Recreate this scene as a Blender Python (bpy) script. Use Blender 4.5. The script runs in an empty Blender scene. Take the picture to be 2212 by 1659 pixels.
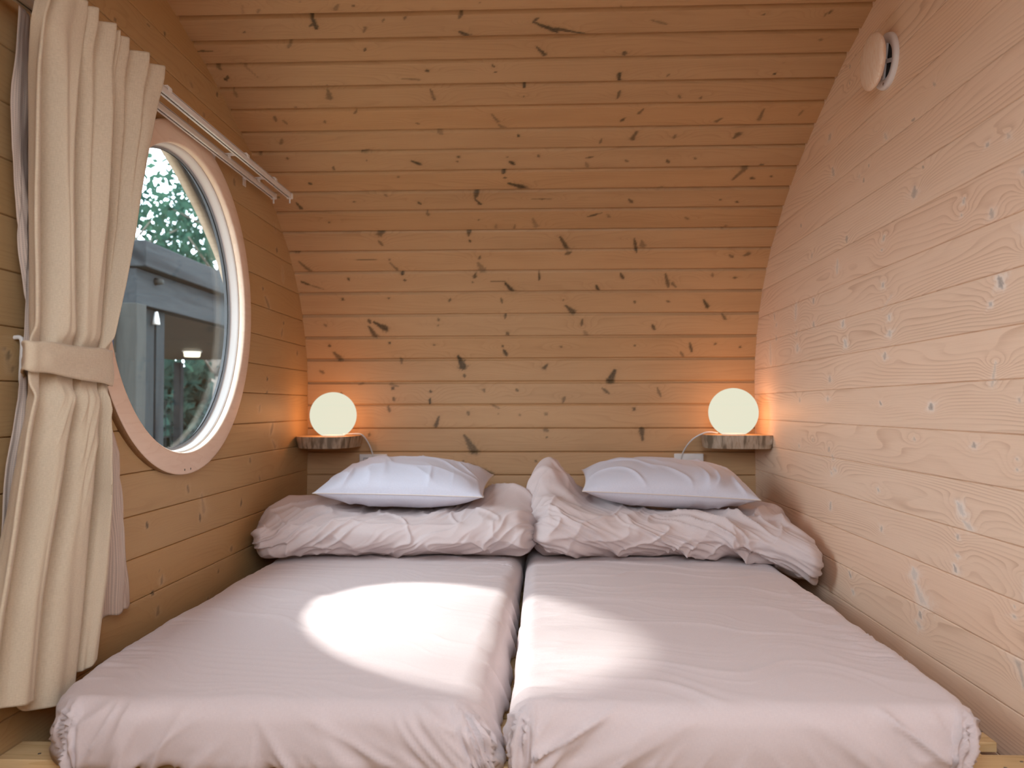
import bpy, bmesh, math, random
import numpy as np
from mathutils import Vector, Matrix

# ------------------------------------------------------------------ camera, light, exposure
S = bpy.context.scene
COL = S.collection
CZ = 1.045                       # eye height above the floor; slats of the bed base lie 0.745 below the eye
YAW, PITCH, ROLL, FPX = 0.03777, 0.02817, -0.00192, 1745.6
WL, WR = -1.167, 1.033           # left and right wall planes

def cam_axes():
    cy, sy, cp, sp = math.cos(YAW), math.sin(YAW), math.cos(PITCH), math.sin(PITCH)
    f = np.array([-sy*cp, cy*cp, sp]); r0 = np.array([cy, sy, 0.0]); u0 = np.cross(r0, f)
    cr, sr = math.cos(ROLL), math.sin(ROLL)
    return f, r0*cr+u0*sr, -r0*sr+u0*cr
CF, CR, CU = cam_axes()
cam_d = bpy.data.cameras.new('camera'); cam = bpy.data.objects.new('camera', cam_d); COL.objects.link(cam)
cam_d.sensor_width = 36; cam_d.lens = FPX/2212*36; cam_d.clip_start = 0.02
cam.matrix_world = Matrix(((CR[0], CU[0], -CF[0], 0), (CR[1], CU[1], -CF[1], 0), (CR[2], CU[2], -CF[2], CZ), (0, 0, 0, 1)))
cam_d.dof.use_dof = True; cam_d.dof.focus_distance = 2.35; cam_d.dof.aperture_fstop = 3.5
S.camera = cam
S.view_settings.view_transform = 'Standard'; S.view_settings.look = 'None'
S.view_settings.gamma = 1; S.view_settings.use_curve_mapping = False
S.view_settings.exposure = 0.33
S.cycles.use_denoising = True; S.cycles.use_adaptive_sampling = True; S.cycles.adaptive_threshold = 0.02
S.cycles.max_bounces = 10; S.cycles.diffuse_bounces = 6; S.cycles.transparent_max_bounces = 16
S.cycles.sample_clamp_indirect = 6
S.cycles.caustics_reflective = False; S.cycles.caustics_refractive = False

world = bpy.data.worlds.new('sky'); S.world = world; world.use_nodes = True
wn = world.node_tree.nodes; wl = world.node_tree.links; wn.clear()
wo = wn.new('ShaderNodeOutputWorld'); wb = wn.new('ShaderNodeBackground')
wg = wn.new('ShaderNodeTexCoord'); wsx = wn.new('ShaderNodeSeparateXYZ'); wr = wn.new('ShaderNodeValToRGB')
wl.new(wg.outputs['Generated'], wsx.inputs[0]); wl.new(wsx.outputs['Z'], wr.inputs[0])
wr.color_ramp.elements[0].position = 0.0; wr.color_ramp.elements[0].color = (0.76, 0.81, 0.88, 1)
wr.color_ramp.elements[1].position = 0.8; wr.color_ramp.elements[1].color = (0.80, 0.90, 1.0, 1)
wl.new(wr.outputs[0], wb.inputs[0]); wb.inputs[1].default_value = 8.5
wl.new(wb.outputs[0], wo.inputs[0])

def light(name, kind, loc, energy, color, **kw):
    d = bpy.data.lights.new(name, kind); o = bpy.data.objects.new(name, d); COL.objects.link(o)
    o.location = loc; d.energy = energy; d.color = color
    for k, v in kw.items(): setattr(d, k, v)
    return o
SUN_DIR = Vector((1.02, -0.37, -1.0)).normalized()
sun = light('sun', 'SUN', (-6, 4, 8), 9.0, (1.0, 0.95, 0.90), angle=math.radians(3.2))
sun.rotation_euler = SUN_DIR.to_track_quat('-Z', 'Y').to_euler()
# sky portals: they only guide the sky's own light through the round window and the added fill opening
pw = light('window_portal', 'AREA', (-1.33, 2.566, CZ+0.346), 1, (1, 1, 1), shape='DISK', size=1.0)
pw.rotation_euler = Vector((1, 0, 0)).to_track_quat('-Z', 'Y').to_euler(); pw.data.cycles.is_portal = True
pd = light('fill_opening_portal', 'AREA', (0.0, -0.16, 1.80), 1, (1, 1, 1), shape='RECTANGLE', size=1.3, size_y=1.5)
pd.rotation_euler = Vector((0, 0.76, -0.64)).to_track_quat('-Z', 'Y').to_euler(); pd.data.cycles.is_portal = True

# ------------------------------------------------------------------ helpers
def ray(u, v):
    d = CF*FPX + CR*(u-1106) + CU*(829.5-v)
    return d/np.linalg.norm(d)
def onplane(u, v, ax, val):
    """point where the sight line of a pixel meets the plane axis=val (z given relative to the eye)"""
    d = ray(u, v); p = d*(val/d[ax]); return p
def tag(o, label=None, cat=None, group=None, kind=None):
    if label: o['label'] = label
    if cat: o['category'] = cat
    if group: o['group'] = group
    if kind: o['kind'] = kind
    return o
def empty(name, loc, label=None, cat=None, group=None, kind=None):
    o = bpy.data.objects.new(name, None); COL.objects.link(o); o.location = loc
    return tag(o, label, cat, group, kind)
def link(name, me, mat=None, parent=None, smooth=True):
    o = bpy.data.objects.new(name, me); COL.objects.link(o)
    if mat: me.materials.append(mat)
    if smooth and len(me.polygons): me.polygons.foreach_set('use_smooth', np.ones(len(me.polygons), dtype=bool))
    if parent:
        o.parent = parent; bpy.context.view_layer.update()
        o.matrix_parent_inverse = parent.matrix_world.inverted()
    return o
def np_mesh(name, V, Q):
    me = bpy.data.meshes.new(name); V = np.asarray(V, dtype=np.float32); Q = np.asarray(Q, dtype=np.int32)
    me.vertices.add(len(V)); me.vertices.foreach_set('co', V.ravel())
    k = Q.shape[1]
    me.loops.add(Q.size); me.loops.foreach_set('vertex_index', Q.ravel())
    me.polygons.add(len(Q)); me.polygons.foreach_set('loop_start', np.arange(0, Q.size, k, dtype=np.int32))
    me.polygons.foreach_set('loop_total', np.full(len(Q), k, dtype=np.int32))
    me.update(calc_edges=True); return me
def grid_quads(n, m, cu=False, cv=False, off=0):
    i = np.arange(n if cu else n-1)[:, None]; j = np.arange(m if cv else m-1)[None, :]
    i2 = (i+1) % n; j2 = (j+1) % m
    q = np.stack([i*m+j+0*i2, i2*m+j, i2*m+j2, i*m+j2+0*i2], -1)
    return q.reshape(-1, 4)+off
def grid_mesh(name, P, cu=False, cv=False, flip=False):
    n, m = P.shape[:2]; q = grid_quads(n, m, cu, cv)
    if flip: q = q[:, ::-1]
    return np_mesh(name, P.reshape(-1, 3), q)
def grid_normals(P, cu=False):
    du = np.gradient(P, axis=0) if not cu else (np.roll(P, -1, 0)-np.roll(P, 1, 0))
    dv = np.gradient(P, axis=1); n = np.cross(du, dv)
    return n/np.maximum(np.linalg.norm(n, axis=-1, keepdims=True), 1e-9)
def bm_mesh(name, bm):
    me = bpy.data.meshes.new(name); bm.normal_update(); bm.to_mesh(me); bm.free(); return me
def box_bm(bm, c, s, bev=0.0, rot=None):
    r = bmesh.ops.create_cube(bm, size=1.0)['verts']
    M = Matrix.Translation(Vector(c)) @ (rot or Matrix.Identity(4)) @ Matrix.Diagonal((s[0], s[1], s[2], 1))
    bmesh.ops.transform(bm, matrix=M, verts=r)
    if bev:
        ed = list({e for v in r for e in v.link_edges})
        bmesh.ops.bevel(bm, geom=ed, offset=bev, segments=2, profile=0.5, affect='EDGES')
def cyl_bm(bm, p0, p1, r0, r1=None, seg=24, caps=True):
    p0, p1 = Vector(p0), Vector(p1); d = p1-p0; r1 = r0 if r1 is None else r1
    M = Matrix.Translation((p0+p1)/2) @ d.to_track_quat('Z', 'Y').to_matrix().to_4x4()
    bmesh.ops.create_cone(bm, cap_ends=caps, segments=seg, radius1=r0, radius2=r1, depth=d.length, matrix=M)
def box(name, c, s, mat, parent=None, bev=0.003, rot=None):
    bm = bmesh.new(); box_bm(bm, c, s, bev, rot); return link(name, bm_mesh(name, bm), mat, parent, smooth=False)
def tube_np(pts, r, seg=10, sub=6):
    pts = np.array(pts, float); n = len(pts)
    t = np.linspace(0, n-1, (n-1)*sub+1); out = []
    for x in t:
        i = min(int(x), n-2); f = x-i
        p0, p1, p2, p3 = pts[max(i-1, 0)], pts[i], pts[i+1], pts[min(i+2, n-1)]
        out.append(0.5*((2*p1)+(-p0+p2)*f+(2*p0-5*p1+4*p2-p3)*f*f+(-p0+3*p1-3*p2+p3)*f**3))
    out = np.array(out); T = np.gradient(out, axis=0); T /= np.linalg.norm(T, axis=1)[:, None]
    up = np.array([0.31, 0.2, 0.93]); A = np.cross(T, up); A /= np.linalg.norm(A, axis=1)[:, None]; B = np.cross(T, A)
    th = np.linspace(0, 2*np.pi, seg, endpoint=False)
    rr = np.full(len(out), r) if np.isscalar(r) else np.interp(t, np.arange(n), r)
    P = out[:, None]+rr[:, None, None]*(A[:, None]*np.cos(th)[None, :, None]+B[:, None]*np.sin(th)[None, :, None])
    return P
def tube(name, pts, r, mat, parent=None, seg=10, sub=6):
    return link(name, grid_mesh(name, tube_np(pts, r, seg, sub), cv=True), mat, parent)
def lathe(name, prof, axis_fn, mat, parent=None, seg=64, closed=False):
    th = np.linspace(0, 2*np.pi, seg, endpoint=False)
    P = np.array([[axis_fn(r*math.cos(t), r*math.sin(t), h) for t in th] for r, h in prof])
    return link(name, grid_mesh(name, P, cu=closed, cv=True), mat, parent)

def dist_at(u, X):
    """depth at which a sight line of column u meets the vertical plane x = X"""
    u = np.asarray(u, float); d = CF[:, None]*FPX+CR[:, None]*(u.reshape(1, -1)-1106)+CU[:, None]*(-45.0)
    return (np.asarray(X, float).reshape(-1)*(d[1]/d[0])).reshape(np.broadcast(u, X).shape)
# value noise in numpy
def _h(ix, iy, iz, seed):
    n = (ix*374761393+iy*668265263+iz*2147483647+seed*1274126177) & 0xffffffff
    n = ((n ^ (n >> 13))*1274126177) & 0xffffffff
    n = ((n ^ (n >> 16))*2246822519) & 0xffffffff
    return ((n ^ (n >> 15)) & 0xffffff)/float(0xffffff)*2-1
def noise(x, y, z=0.0, seed=0):
    x, y, z = np.broadcast_arrays(np.asarray(x, float), np.asarray(y, float), np.asarray(z, float))
    fx, fy, fz = np.floor(x), np.floor(y), np.floor(z)
    ix, iy, iz = fx.astype(np.int64), fy.astype(np.int64), fz.astype(np.int64)
    u, v, w = x-fx, y-fy, z-fz
    u, v, w = [a*a*a*(a*(a*6-15)+10) for a in (u, v, w)]
    r = 0
    for a in (0, 1):
        for b in (0, 1):
            for c in (0, 1):
                r = r+_h(ix+a, iy+b, iz+c, seed)*(u if a else 1-u)*(v if b else 1-v)*(w if c else 1-w)
    return r
def fbm(x, y, z=0.0, seed=0, o=3):
    r = 0; a = 1; t = 0
    for k in range(o):
        r = r+a*noise(np.asarray(x)*2**k, np.asarray(y)*2**k, np.asarray(z)*2**k, seed+k); t += a; a *= 0.5
    return r/t
def ridge(x, y, z=0.0, seed=0, p=2.5):
    return (1-np.abs(noise(x, y, z, seed)))**p
def sm(a, b, x):
    t = np.clip((np.asarray(x, float)-a)/(b-a), 0, 1); return t*t*(3-2*t)

# ------------------------------------------------------------------ materials
class NT:
    def __init__(s, name):
        s.m = bpy.data.materials.new(name); s.m.use_nodes = True; s.t = s.m.node_tree
        s.t.nodes.clear(); s.out = s.t.nodes.new('ShaderNodeOutputMaterial')
    def n(s, kind, ins={}, **kw):
        nd = s.t.nodes.new('ShaderNode'+kind)
        for k, v in kw.items(): setattr(nd, k, v)
        for k, v in ins.items():
            i = nd.inputs[k]
            if isinstance(v, bpy.types.NodeSocket): s.t.links.new(v, i)
            else: i.default_value = v
        return nd
    def math(s, op, a, b=0.0, c=0.0, clamp=False):
        return s.n('Math', {0: a, 1: b, 2: c}, operation=op, use_clamp=clamp).outputs[0]
    def mix(s, f, a, b, blend='MIX'):
        nd = s.n('Mix', {}, data_type='RGBA', blend_type=blend)
        for k, v in ((0, f), (6, a), (7, b)):
            if isinstance(v, bpy.types.NodeSocket): s.t.links.new(v, nd.inputs[k])
            else: nd.inputs[k].default_value = v if not isinstance(v, tuple) or len(v) == 4 else v+(1,)
        return nd.outputs[2]
    def ramp(s, f, stops):
        nd = s.n('ValToRGB', {0: f}); e = nd.color_ramp.elements
        while len(e) < len(stops): e.new(0.5)
        for el, (p, c) in zip(e, stops): el.position = p; el.color = c if len(c) == 4 else tuple(c)+(1,)
        return nd.outputs[0]
    def vec(s, x, y, z=0.0):
        return s.n('CombineXYZ', {0: x, 1: y, 2: z}).outputs[0]
    def finish(s, col, rough=0.6, bump=None, bs=0.2, bd=0.002, spec=0.35, **kw):
        ins = {'Base Color': col if isinstance(col, bpy.types.NodeSocket) else tuple(col)[:3]+(1,), 'Roughness': rough, 'Specular IOR Level': spec}
        ins.update(kw)
        b = s.n('BsdfPrincipled', ins)
        if bump is not None:
            bn = s.n('Bump', {'Height': bump, 'Strength': bs, 'Distance': bd}); s.t.links.new(bn.outputs[0], b.inputs['Normal'])
        s.t.links.new(b.outputs[0], s.out.inputs[0]); return s.m

def board_mat(name, light_c, dark_c, knot_c, halo_c, line=0.35, tone=0.14, vary=0.10, rough=0.5):
    """pine boards; attribute wc = (metres along, metres across, board number), kn = (dark, halo, grain warp)"""
    k = NT(name)
    wc = k.n('Attribute', {}, attribute_name='wc').outputs['Vector']
    kn = k.n('Attribute', {}, attribute_name='kn').outputs['Vector']
    s_, t_, id_ = k.n('SeparateXYZ', {0: wc}).outputs
    kd, kh, kw = k.n('SeparateXYZ', {0: kn}).outputs
    ho = k.n('TexWhiteNoise', {'W': id_}, noise_dimensions='1D')
    off = k.math('MULTIPLY', ho.outputs['Value'], 53.0)
    sv = k.math('ADD', s_, off)
    # cathedral rings
    base = k.n('TexNoise', {'Vector': k.vec(k.math('MULTIPLY', sv, 0.9), k.math('MULTIPLY', t_, 7.0), off), 'Scale': 1.0, 'Detail': 1.5, 'Roughness': 0.45}).outputs[0]
    val = k.math('ADD', k.math('MULTIPLY', base, 16.0), k.math('MULTIPLY', kw, 1.0))
    val = k.math('ADD', val, k.math('MULTIPLY', t_, 70.0))
    fr = k.math('FRACT', val)
    ring = k.math('POWER', fr, 3.5)
    ring = k.math('MULTIPLY', ring, k.math('SUBTRACT', 1.0, k.math('POWER', fr, 26.0)))
    fade = k.n('TexNoise', {'Vector': k.vec(k.math('MULTIPLY', sv, 1.7), k.math('MULTIPLY', t_, 14.0), off), 'Scale': 1.0, 'Detail': 2.0}).outputs[0]
    fade = k.n('MapRange', {0: fade, 1: 0.38, 2: 0.62, 3: 0.15, 4: 1.0}).outputs[0]
    ring = k.math('MULTIPLY', ring, fade)
    fine = k.n('TexNoise', {'Vector': k.vec(k.math('MULTIPLY', sv, 6.0), k.math('MULTIPLY', t_, 420.0), off), 'Scale': 1.0, 'Detail': 3.0}).outputs[0]
    blot = k.n('TexNoise', {'Vector': k.vec(k.math('MULTIPLY', sv, 2.2), k.math('MULTIPLY', t_, 16.0), off), 'Scale': 1.0, 'Detail': 4.0, 'Roughness': 0.6}).outputs[0]
    f = k.math('ADD', k.math('MULTIPLY', ring, line), k.math('MULTIPLY', k.math('SUBTRACT', fine, 0.5), 0.35))
    f = k.math('ADD', f, k.math('MULTIPLY', k.math('SUBTRACT', blot, 0.45), tone*3.2), clamp=True)
    col = k.mix(f, light_c, dark_c)
    hv = k.n('HueSaturation', {'Hue': k.math('ADD', 0.5, k.math('MULTIPLY', k.math('SUBTRACT', ho.outputs['Value'], 0.5), 0.004)),
                               'Saturation': k.math('ADD', 1.0, k.math('MULTIPLY', k.math('SUBTRACT', ho.outputs['Value'], 0.5), -0.08)),
                               'Value': k.math('ADD', 1.0, k.math('MULTIPLY', k.math('SUBTRACT', k.n('SeparateColor', {0: ho.outputs['Color']}).outputs[1], 0.5), vary*2)), 'Color': col}).outputs[0]
    col = k.mix(k.math('MULTIPLY', kh, 1.0, clamp=True), hv, halo_c)
    kn_n = k.n('TexNoise', {'Vector': k.vec(k.math('MULTIPLY', s_, 90.0), k.math('MULTIPLY', t_, 160.0), id_), 'Scale': 1.0, 'Detail': 3.0}).outputs[0]
    kd2 = k.math('MULTIPLY', kd, k.math('ADD', 0.65, k.math('MULTIPLY', kn_n, 0.6)), clamp=True)
    col = k.mix(kd2, col, knot_c)
    return k.finish(col, rough, bump=k.math('ADD', k.math('MULTIPLY', ring, -0.5), fine), bs=0.25, bd=0.0012, spec=0.35)
M = {}
M['pine_back'] = board_mat('pine boards of the curved wall', (0.50, 0.303, 0.150), (0.285, 0.145, 0.056), (0.075, 0.05, 0.022), (0.34, 0.19, 0.08), line=0.42, tone=0.24, vary=0.05)
M['pine_left'] = board_mat('pine boards of the window wall', (0.47, 0.295, 0.135), (0.29, 0.155, 0.057), (0.07, 0.05, 0.025), (0.60, 0.42, 0.25), line=0.40, tone=0.16, vary=0.03)
M['pine_right_lit'] = board_mat('pine boards of the end wall in lit tone', (0.82, 0.605, 0.445), (0.47, 0.265, 0.15), (0.15, 0.13, 0.11), (0.88, 0.79, 0.70), line=0.75, tone=0.09, vary=0.025)  # same pine made lighter: the bright light on this wall is coloured in

def plain(name, col, rough=0.6, scale=None, amp=0.0, spec=0.35, **kw):
    k = NT(name)
    if scale:
        co = k.n('TexCoord').outputs['Object']
        n = k.n('TexNoise', {'Vector': co, 'Scale': scale, 'Detail': 4.0}).outputs[0]
        c = k.mix(n, tuple(x*(1-amp) for x in col), tuple(min(1, x*(1+amp)) for x in col))
        return k.finish(c, rough, bump=n, bs=0.1, bd=0.002, spec=spec, **kw)
    return k.finish(col, rough, spec=spec, **kw)

def cloth(name, c1, c2, weave=900.0, bump=0.25, stripe=None, trans=0.0, rough=0.85):
    k = NT(name)
    co = k.n('TexCoord').outputs['Object']
    uv = k.n('Attribute', {}, attribute_name='cuv').outputs['Vector']
    u_, v_, _ = k.n('SeparateXYZ', {0: uv}).outputs
    wx = k.n('TexNoise', {'Vector': k.vec(k.math('MULTIPLY', u_, weave*0.12), k.math('MULTIPLY', v_, weave)), 'Scale': 1.0, 'Detail': 2.0}).outputs[0]
    wy = k.n('TexNoise', {'Vector': k.vec(k.math('MULTIPLY', u_, weave), k.math('MULTIPLY', v_, weave*0.12)), 'Scale': 1.0, 'Detail': 2.0}).outputs[0]
    w = k.math('MULTIPLY', k.math('ADD', wx, wy), 0.5)
    col = k.mix(k.n('MapRange', {0: w, 1: 0.35, 2: 0.65}).outputs[0], c1, c2)
    big = k.n('TexNoise', {'Vector': co, 'Scale': 3.0, 'Detail': 2.0}).outputs[0]
    col = k.mix(k.math('MULTIPLY', big, 0.12), col, tuple(x*0.8 for x in c1))
    if stripe:
        st = k.math('FRACT', k.math('MULTIPLY', u_, stripe))
        st = k.math('GREATER_THAN', st, 0.5)
        st2 = k.math('SINE', k.math('MULTIPLY', v_, 1400.0))
        col = k.mix(k.math('MULTIPLY', st, k.math('ADD', 0.55, k.math('MULTIPLY', st2, 0.2))), col, tuple(x*0.68 for x in c1))
    b = k.n('BsdfPrincipled', {'Base Color': col, 'Roughness': rough, 'Specular IOR Level': 0.15, 'Sheen Weight': 0.15, 'Sheen Roughness': 0.5})
    bn = k.n('Bump', {'Height': w, 'Strength': bump, 'Distance': 0.0008}); k.t.links.new(bn.outputs[0], b.inputs['Normal'])
    o = b.outputs[0]
    if trans:
        tr = k.n('BsdfTranslucent', {'Color': col}); mx = k.n('MixShader', {0: trans, 1: o, 2: tr.outputs[0]}); o = mx.outputs[0]
    k.t.links.new(o, k.out.inputs[0]); return k.m
M['sheet'] = cloth('beige rose cotton sheet', (0.61, 0.515, 0.51), (0.67, 0.575, 0.565))
M['duvet'] = cloth('beige rose cotton duvet cover', (0.60, 0.505, 0.49), (0.66, 0.56, 0.545), bump=0.15)
M['pillow'] = cloth('pale lavender grey cotton', (0.58, 0.575, 0.65), (0.64, 0.635, 0.71), bump=0.15)
M['piping'] = plain('ivory seam', (0.68, 0.60, 0.55), 0.8)
M['curtain'] = cloth('beige linen curtain', (0.58, 0.47, 0.335), (0.70, 0.585, 0.435), weave=520.0, bump=0.5, trans=0.12)
M['sheer'] = cloth('striped light curtain', (0.74, 0.60, 0.50), (0.80, 0.67, 0.57), weave=600.0, bump=0.3, stripe=55.0, trans=0.3)
M['white_metal'] = plain('white painted metal', (0.72, 0.69, 0.65), 0.35)
M['dark_slot'] = plain('dark slot', (0.03, 0.03, 0.03), 0.6)
M['white_plastic'] = plain('white plastic', (0.74, 0.72, 0.72), 0.3)
M['grey_plastic'] = plain('grey plastic', (0.45, 0.45, 0.48), 0.4)
M['steel'] = plain('screw steel', (0.25, 0.23, 0.2), 0.4, Metallic=0.9)
M['gasket'] = plain('silver grey gasket', (0.30, 0.32, 0.34), 0.45)
M['white_paint'] = plain('white painted reveal', (0.78, 0.76, 0.73), 0.4)
M['floor'] = plain('floor boards', (0.30, 0.19, 0.10), 0.6, 8, 0.3)
M['ground'] = plain('ground soil', (0.16, 0.13, 0.09), 0.9, 2.0, 0.4)

def wood(name, c1, c2, axis=0, ring=14.0, stretch=12.0, rough=0.55, dark=None, dscale=30, spec=0.35):
    """object-space wood with the grain running along axis"""
    k = NT(name); co = k.n('TexCoord').outputs['Object']
    x, y, z = k.n('SeparateXYZ', {0: co}).outputs
    c = [x, y, z]; a = c.pop(axis)
    v = k.vec(k.math('MULTIPLY', a, ring/stretch), k.math('MULTIPLY', c[0], ring), k.math('MULTIPLY', c[1], ring))
    n = k.n('TexNoise', {'Vector': v, 'Scale': 1.0, 'Detail': 3.0}).outputs[0]
    r = k.math('POWER', k.math('FRACT', k.math('MULTIPLY', n, 9.0)), 3.0)
    n2 = k.n('TexNoise', {'Vector': v, 'Scale': 9.0, 'Detail': 3.0}).outputs[0]
    f = k.math('ADD', k.math('MULTIPLY', r, 0.45), k.math('MULTIPLY', k.math('SUBTRACT', n2, 0.4), 0.9), clamp=True)
    col = k.mix(f, c1, c2)
    if dark:
        dn = k.n('TexNoise', {'Vector': v, 'Scale': dscale/10.0, 'Detail': 3.0}).outputs[0]
        col = k.mix(k.n('MapRange', {0: dn, 1: 0.50, 2: 0.64}).outputs[0], col, dark)
    return k.finish(col, rough, bump=n2, bs=0.2, bd=0.001, spec=0.08 if rough > 0.8 else spec)
M['slat'] = wood('planed pine slat', (0.66, 0.46, 0.24), (0.48, 0.29, 0.12), axis=0)
M['birch'] = wood('birch plywood ring', (0.78, 0.60, 0.47), (0.70, 0.50, 0.37), axis=1, ring=9.0, stretch=5.0, rough=0.5)
M['ply_edge'] = wood('plywood edge', (0.42, 0.26, 0.14), (0.22, 0.12, 0.06), axis=1, ring=40.0)
M['disc_wood'] = wood('turned pine disc', (0.84, 0.68, 0.55), (0.72, 0.46, 0.29), axis=2, ring=26.0, stretch=6.0, rough=0.4)
M['bark_edge'] = wood('barked slice edge', (0.42, 0.34, 0.26), (0.26, 0.16, 0.08), axis=2, ring=30.0, stretch=6.0, dark=(0.16, 0.12, 0.08), dscale=12)
M['slice_top'] = wood('log slice face', (0.62, 0.42, 0.24), (0.45, 0.28, 0.14), axis=2, ring=16.0)
M['fascia'] = wood('pale exterior fascia', (0.42, 0.33, 0.25), (0.32, 0.24, 0.18), axis=0, ring=10.0)
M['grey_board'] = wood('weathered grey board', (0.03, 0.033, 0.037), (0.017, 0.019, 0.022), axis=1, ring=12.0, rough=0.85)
M['grey_beam'] = wood('weathered grey beam in shade tone', (0.026, 0.029, 0.031), (0.012, 0.014, 0.016), axis=1, ring=7.0, stretch=14.0, rough=0.85, dark=(0.010, 0.011, 0.012), dscale=9)  # porch beams and posts darkened: the shade around them is in the colour
M['grey_post'] = wood('weathered grey post in shade tone', (0.017, 0.020, 0.021), (0.008, 0.009, 0.010), axis=2, ring=9.0, stretch=12.0, rough=0.85, dark=(0.006, 0.007, 0.008), dscale=9)
M['pale_post'] = wood('pale weathered post in shade tone', (0.034, 0.034, 0.031), (0.020, 0.020, 0.019), axis=2, ring=9.0, rough=0.85)
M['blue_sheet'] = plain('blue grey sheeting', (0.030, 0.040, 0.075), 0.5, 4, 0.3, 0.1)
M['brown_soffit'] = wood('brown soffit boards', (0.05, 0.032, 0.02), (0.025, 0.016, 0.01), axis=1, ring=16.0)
M['bark'] = plain('tree bark', (0.13, 0.105, 0.085), 0.9, 12, 0.5)

def leaf_mat(name, c1, c2):
    k = NT(name); co = k.n('TexCoord').outputs['Object']
    n = k.n('TexNoise', {'Vector': co, 'Scale': 1.6, 'Detail': 5.0}).outputs[0]
    col = k.mix(k.n('MapRange', {0: n, 1: 0.35, 2: 0.65}).outputs[0], c1, c2)
    d = k.n('BsdfDiffuse', {'Color': col}); t = k.n('BsdfTranslucent', {'Color': col})
    mx = k.n('MixShader', {0: 0.45, 1: d.outputs[0], 2: t.outputs[0]}); k.t.links.new(mx.outputs[0], k.out.inputs[0]); return k.m
M['leaf'] = leaf_mat('green foliage', (0.015, 0.045, 0.036), (0.04, 0.085, 0.055))
M['leaf_dark'] = leaf_mat('dark teal foliage', (0.012, 0.03, 0.026), (0.03, 0.055, 0.042))

k = NT('window glass')
gm = k.n('NewGeometry'); dt = k.n('VectorMath', {0: gm.outputs['Normal'], 1: gm.outputs['Incoming']}, operation='DOT_PRODUCT').outputs['Value']
fres = k.math('ADD', 0.02, k.math('MULTIPLY', 0.40, k.math('POWER', k.math('SUBTRACT', 1.0, k.math('ABSOLUTE', dt)), 5.0)))
mx = k.n('MixShader', {0: fres, 1: k.n('BsdfTransparent', {'Color': (0.93, 0.97, 0.98, 1)}).outputs[0], 2: k.n('BsdfGlossy', {'Color': (1, 1, 1, 1), 'Roughness': 0.02}).outputs[0]})
k.t.links.new(mx.outputs[0], k.out.inputs[0]); M['glass'] = k.m

def globe_mat():
    k = NT('frosted lamp globe')
    em = k.n('Emission', {'Color': (0.93, 1.0, 0.83, 1), 'Strength': 0.70})
    tr = k.n('BsdfTransparent', {'Color': (1.0, 0.62, 0.30, 1)})
    mx = k.n('MixShader', {0: 0.22, 1: em.outputs[0], 2: tr.outputs[0]})
    k.t.links.new(mx.outputs[0], k.out.inputs[0]); return k.m
M['globe'] = globe_mat()

# ------------------------------------------------------------------ curved shell
# (y, z above the eye) of the board joints on the curved wall
PR = [(3.975, -1.045), (3.975, -0.60), (3.975, -0.409), (3.983, -0.15), (3.983, 0.0), (3.980, 0.108), (3.966, 0.231), (3.930, 0.341), (3.882, 0.446),
      (3.826, 0.544), (3.746, 0.634), (3.674, 0.714), (3.571, 0.787), (3.480, 0.856), (3.378, 0.914), (3.285, 0.967), (3.175, 1.019),
      (3.064, 1.066), (2.950, 1.111), (2.843, 1.153), (2.735, 1.189), (2.624, 1.219), (2.508, 1.252), (2.25, 1.318), (2.0, 1.368), (1.75, 1.40)]
PR = PR + [(3.5-y, z) for y, z in PR[-2::-1]]
PR = np.array(PR)
def smooth_profile(P, n=900):
    d = np.r_[0, np.cumsum(np.hypot(*np.diff(P, axis=0).T))]
    t = np.linspace(0, d[-1], n); Q = np.stack([np.interp(t, d, P[:, 0]), np.interp(t, d, P[:, 1])], 1)
    ker = np.hanning(25); ker /= ker.sum()
    pad = np.pad(Q, ((12, 12), (0, 0)), mode='reflect', reflect_type='odd')
    return np.stack([np.convolve(pad[:, i], ker, 'valid') for i in (0, 1)], 1)
PS = smooth_profile(PR); PL = np.r_[0, np.cumsum(np.hypot(*np.diff(PS, axis=0).T))]
def prof(t):
    return np.interp(t, PL, PS[:, 0]), np.interp(t, PL, PS[:, 1])
def prof_n(t):
    y0, z0 = prof(t-0.004); y1, z1 = prof(t+0.004); dy, dz = y1-y0, z1-z0; l = np.hypot(dy, dz)+1e-9
    return -dz/l, dy/l          # towards the room
def hit_profile(u, v):
    d = ray(u, v)
    y, z = PS[:450, 0], PS[:450, 1]
    e = z-y*d[2]/d[1]; i = np.where(np.sign(e[:-1]) != np.sign(e[1:]))[0]
    i = i[0] if len(i) else 449
    f = e[i]/(e[i]-e[i+1]) if len(PS) and e[i] != e[i+1] else 0
    t = PL[i]+f*(PL[i+1]-PL[i]); yy, _ = prof(t); return d[0]/d[1]*yy, t
# joints read from the photograph at x = 1100
JV = [1026, 976, 925, 875, 825.5, 776, 728, 680, 631.5, 586, 541, 498, 454.5, 412, 368.6, 323.4, 280, 230.5, 182.6, 130, 80.5, 25]
J = [hit_profile(1100, v)[1] for v in JV]
st = (J[-1]-J[0])/(len(J)-1)
while J[0] > st: J.insert(0, J[0]-st)
J.insert(0, 0.0)
while J[-1]+st < PL[-1]: J.append(J[-1]+st)
J.append(PL[-1]); J = np.array(J)

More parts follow.
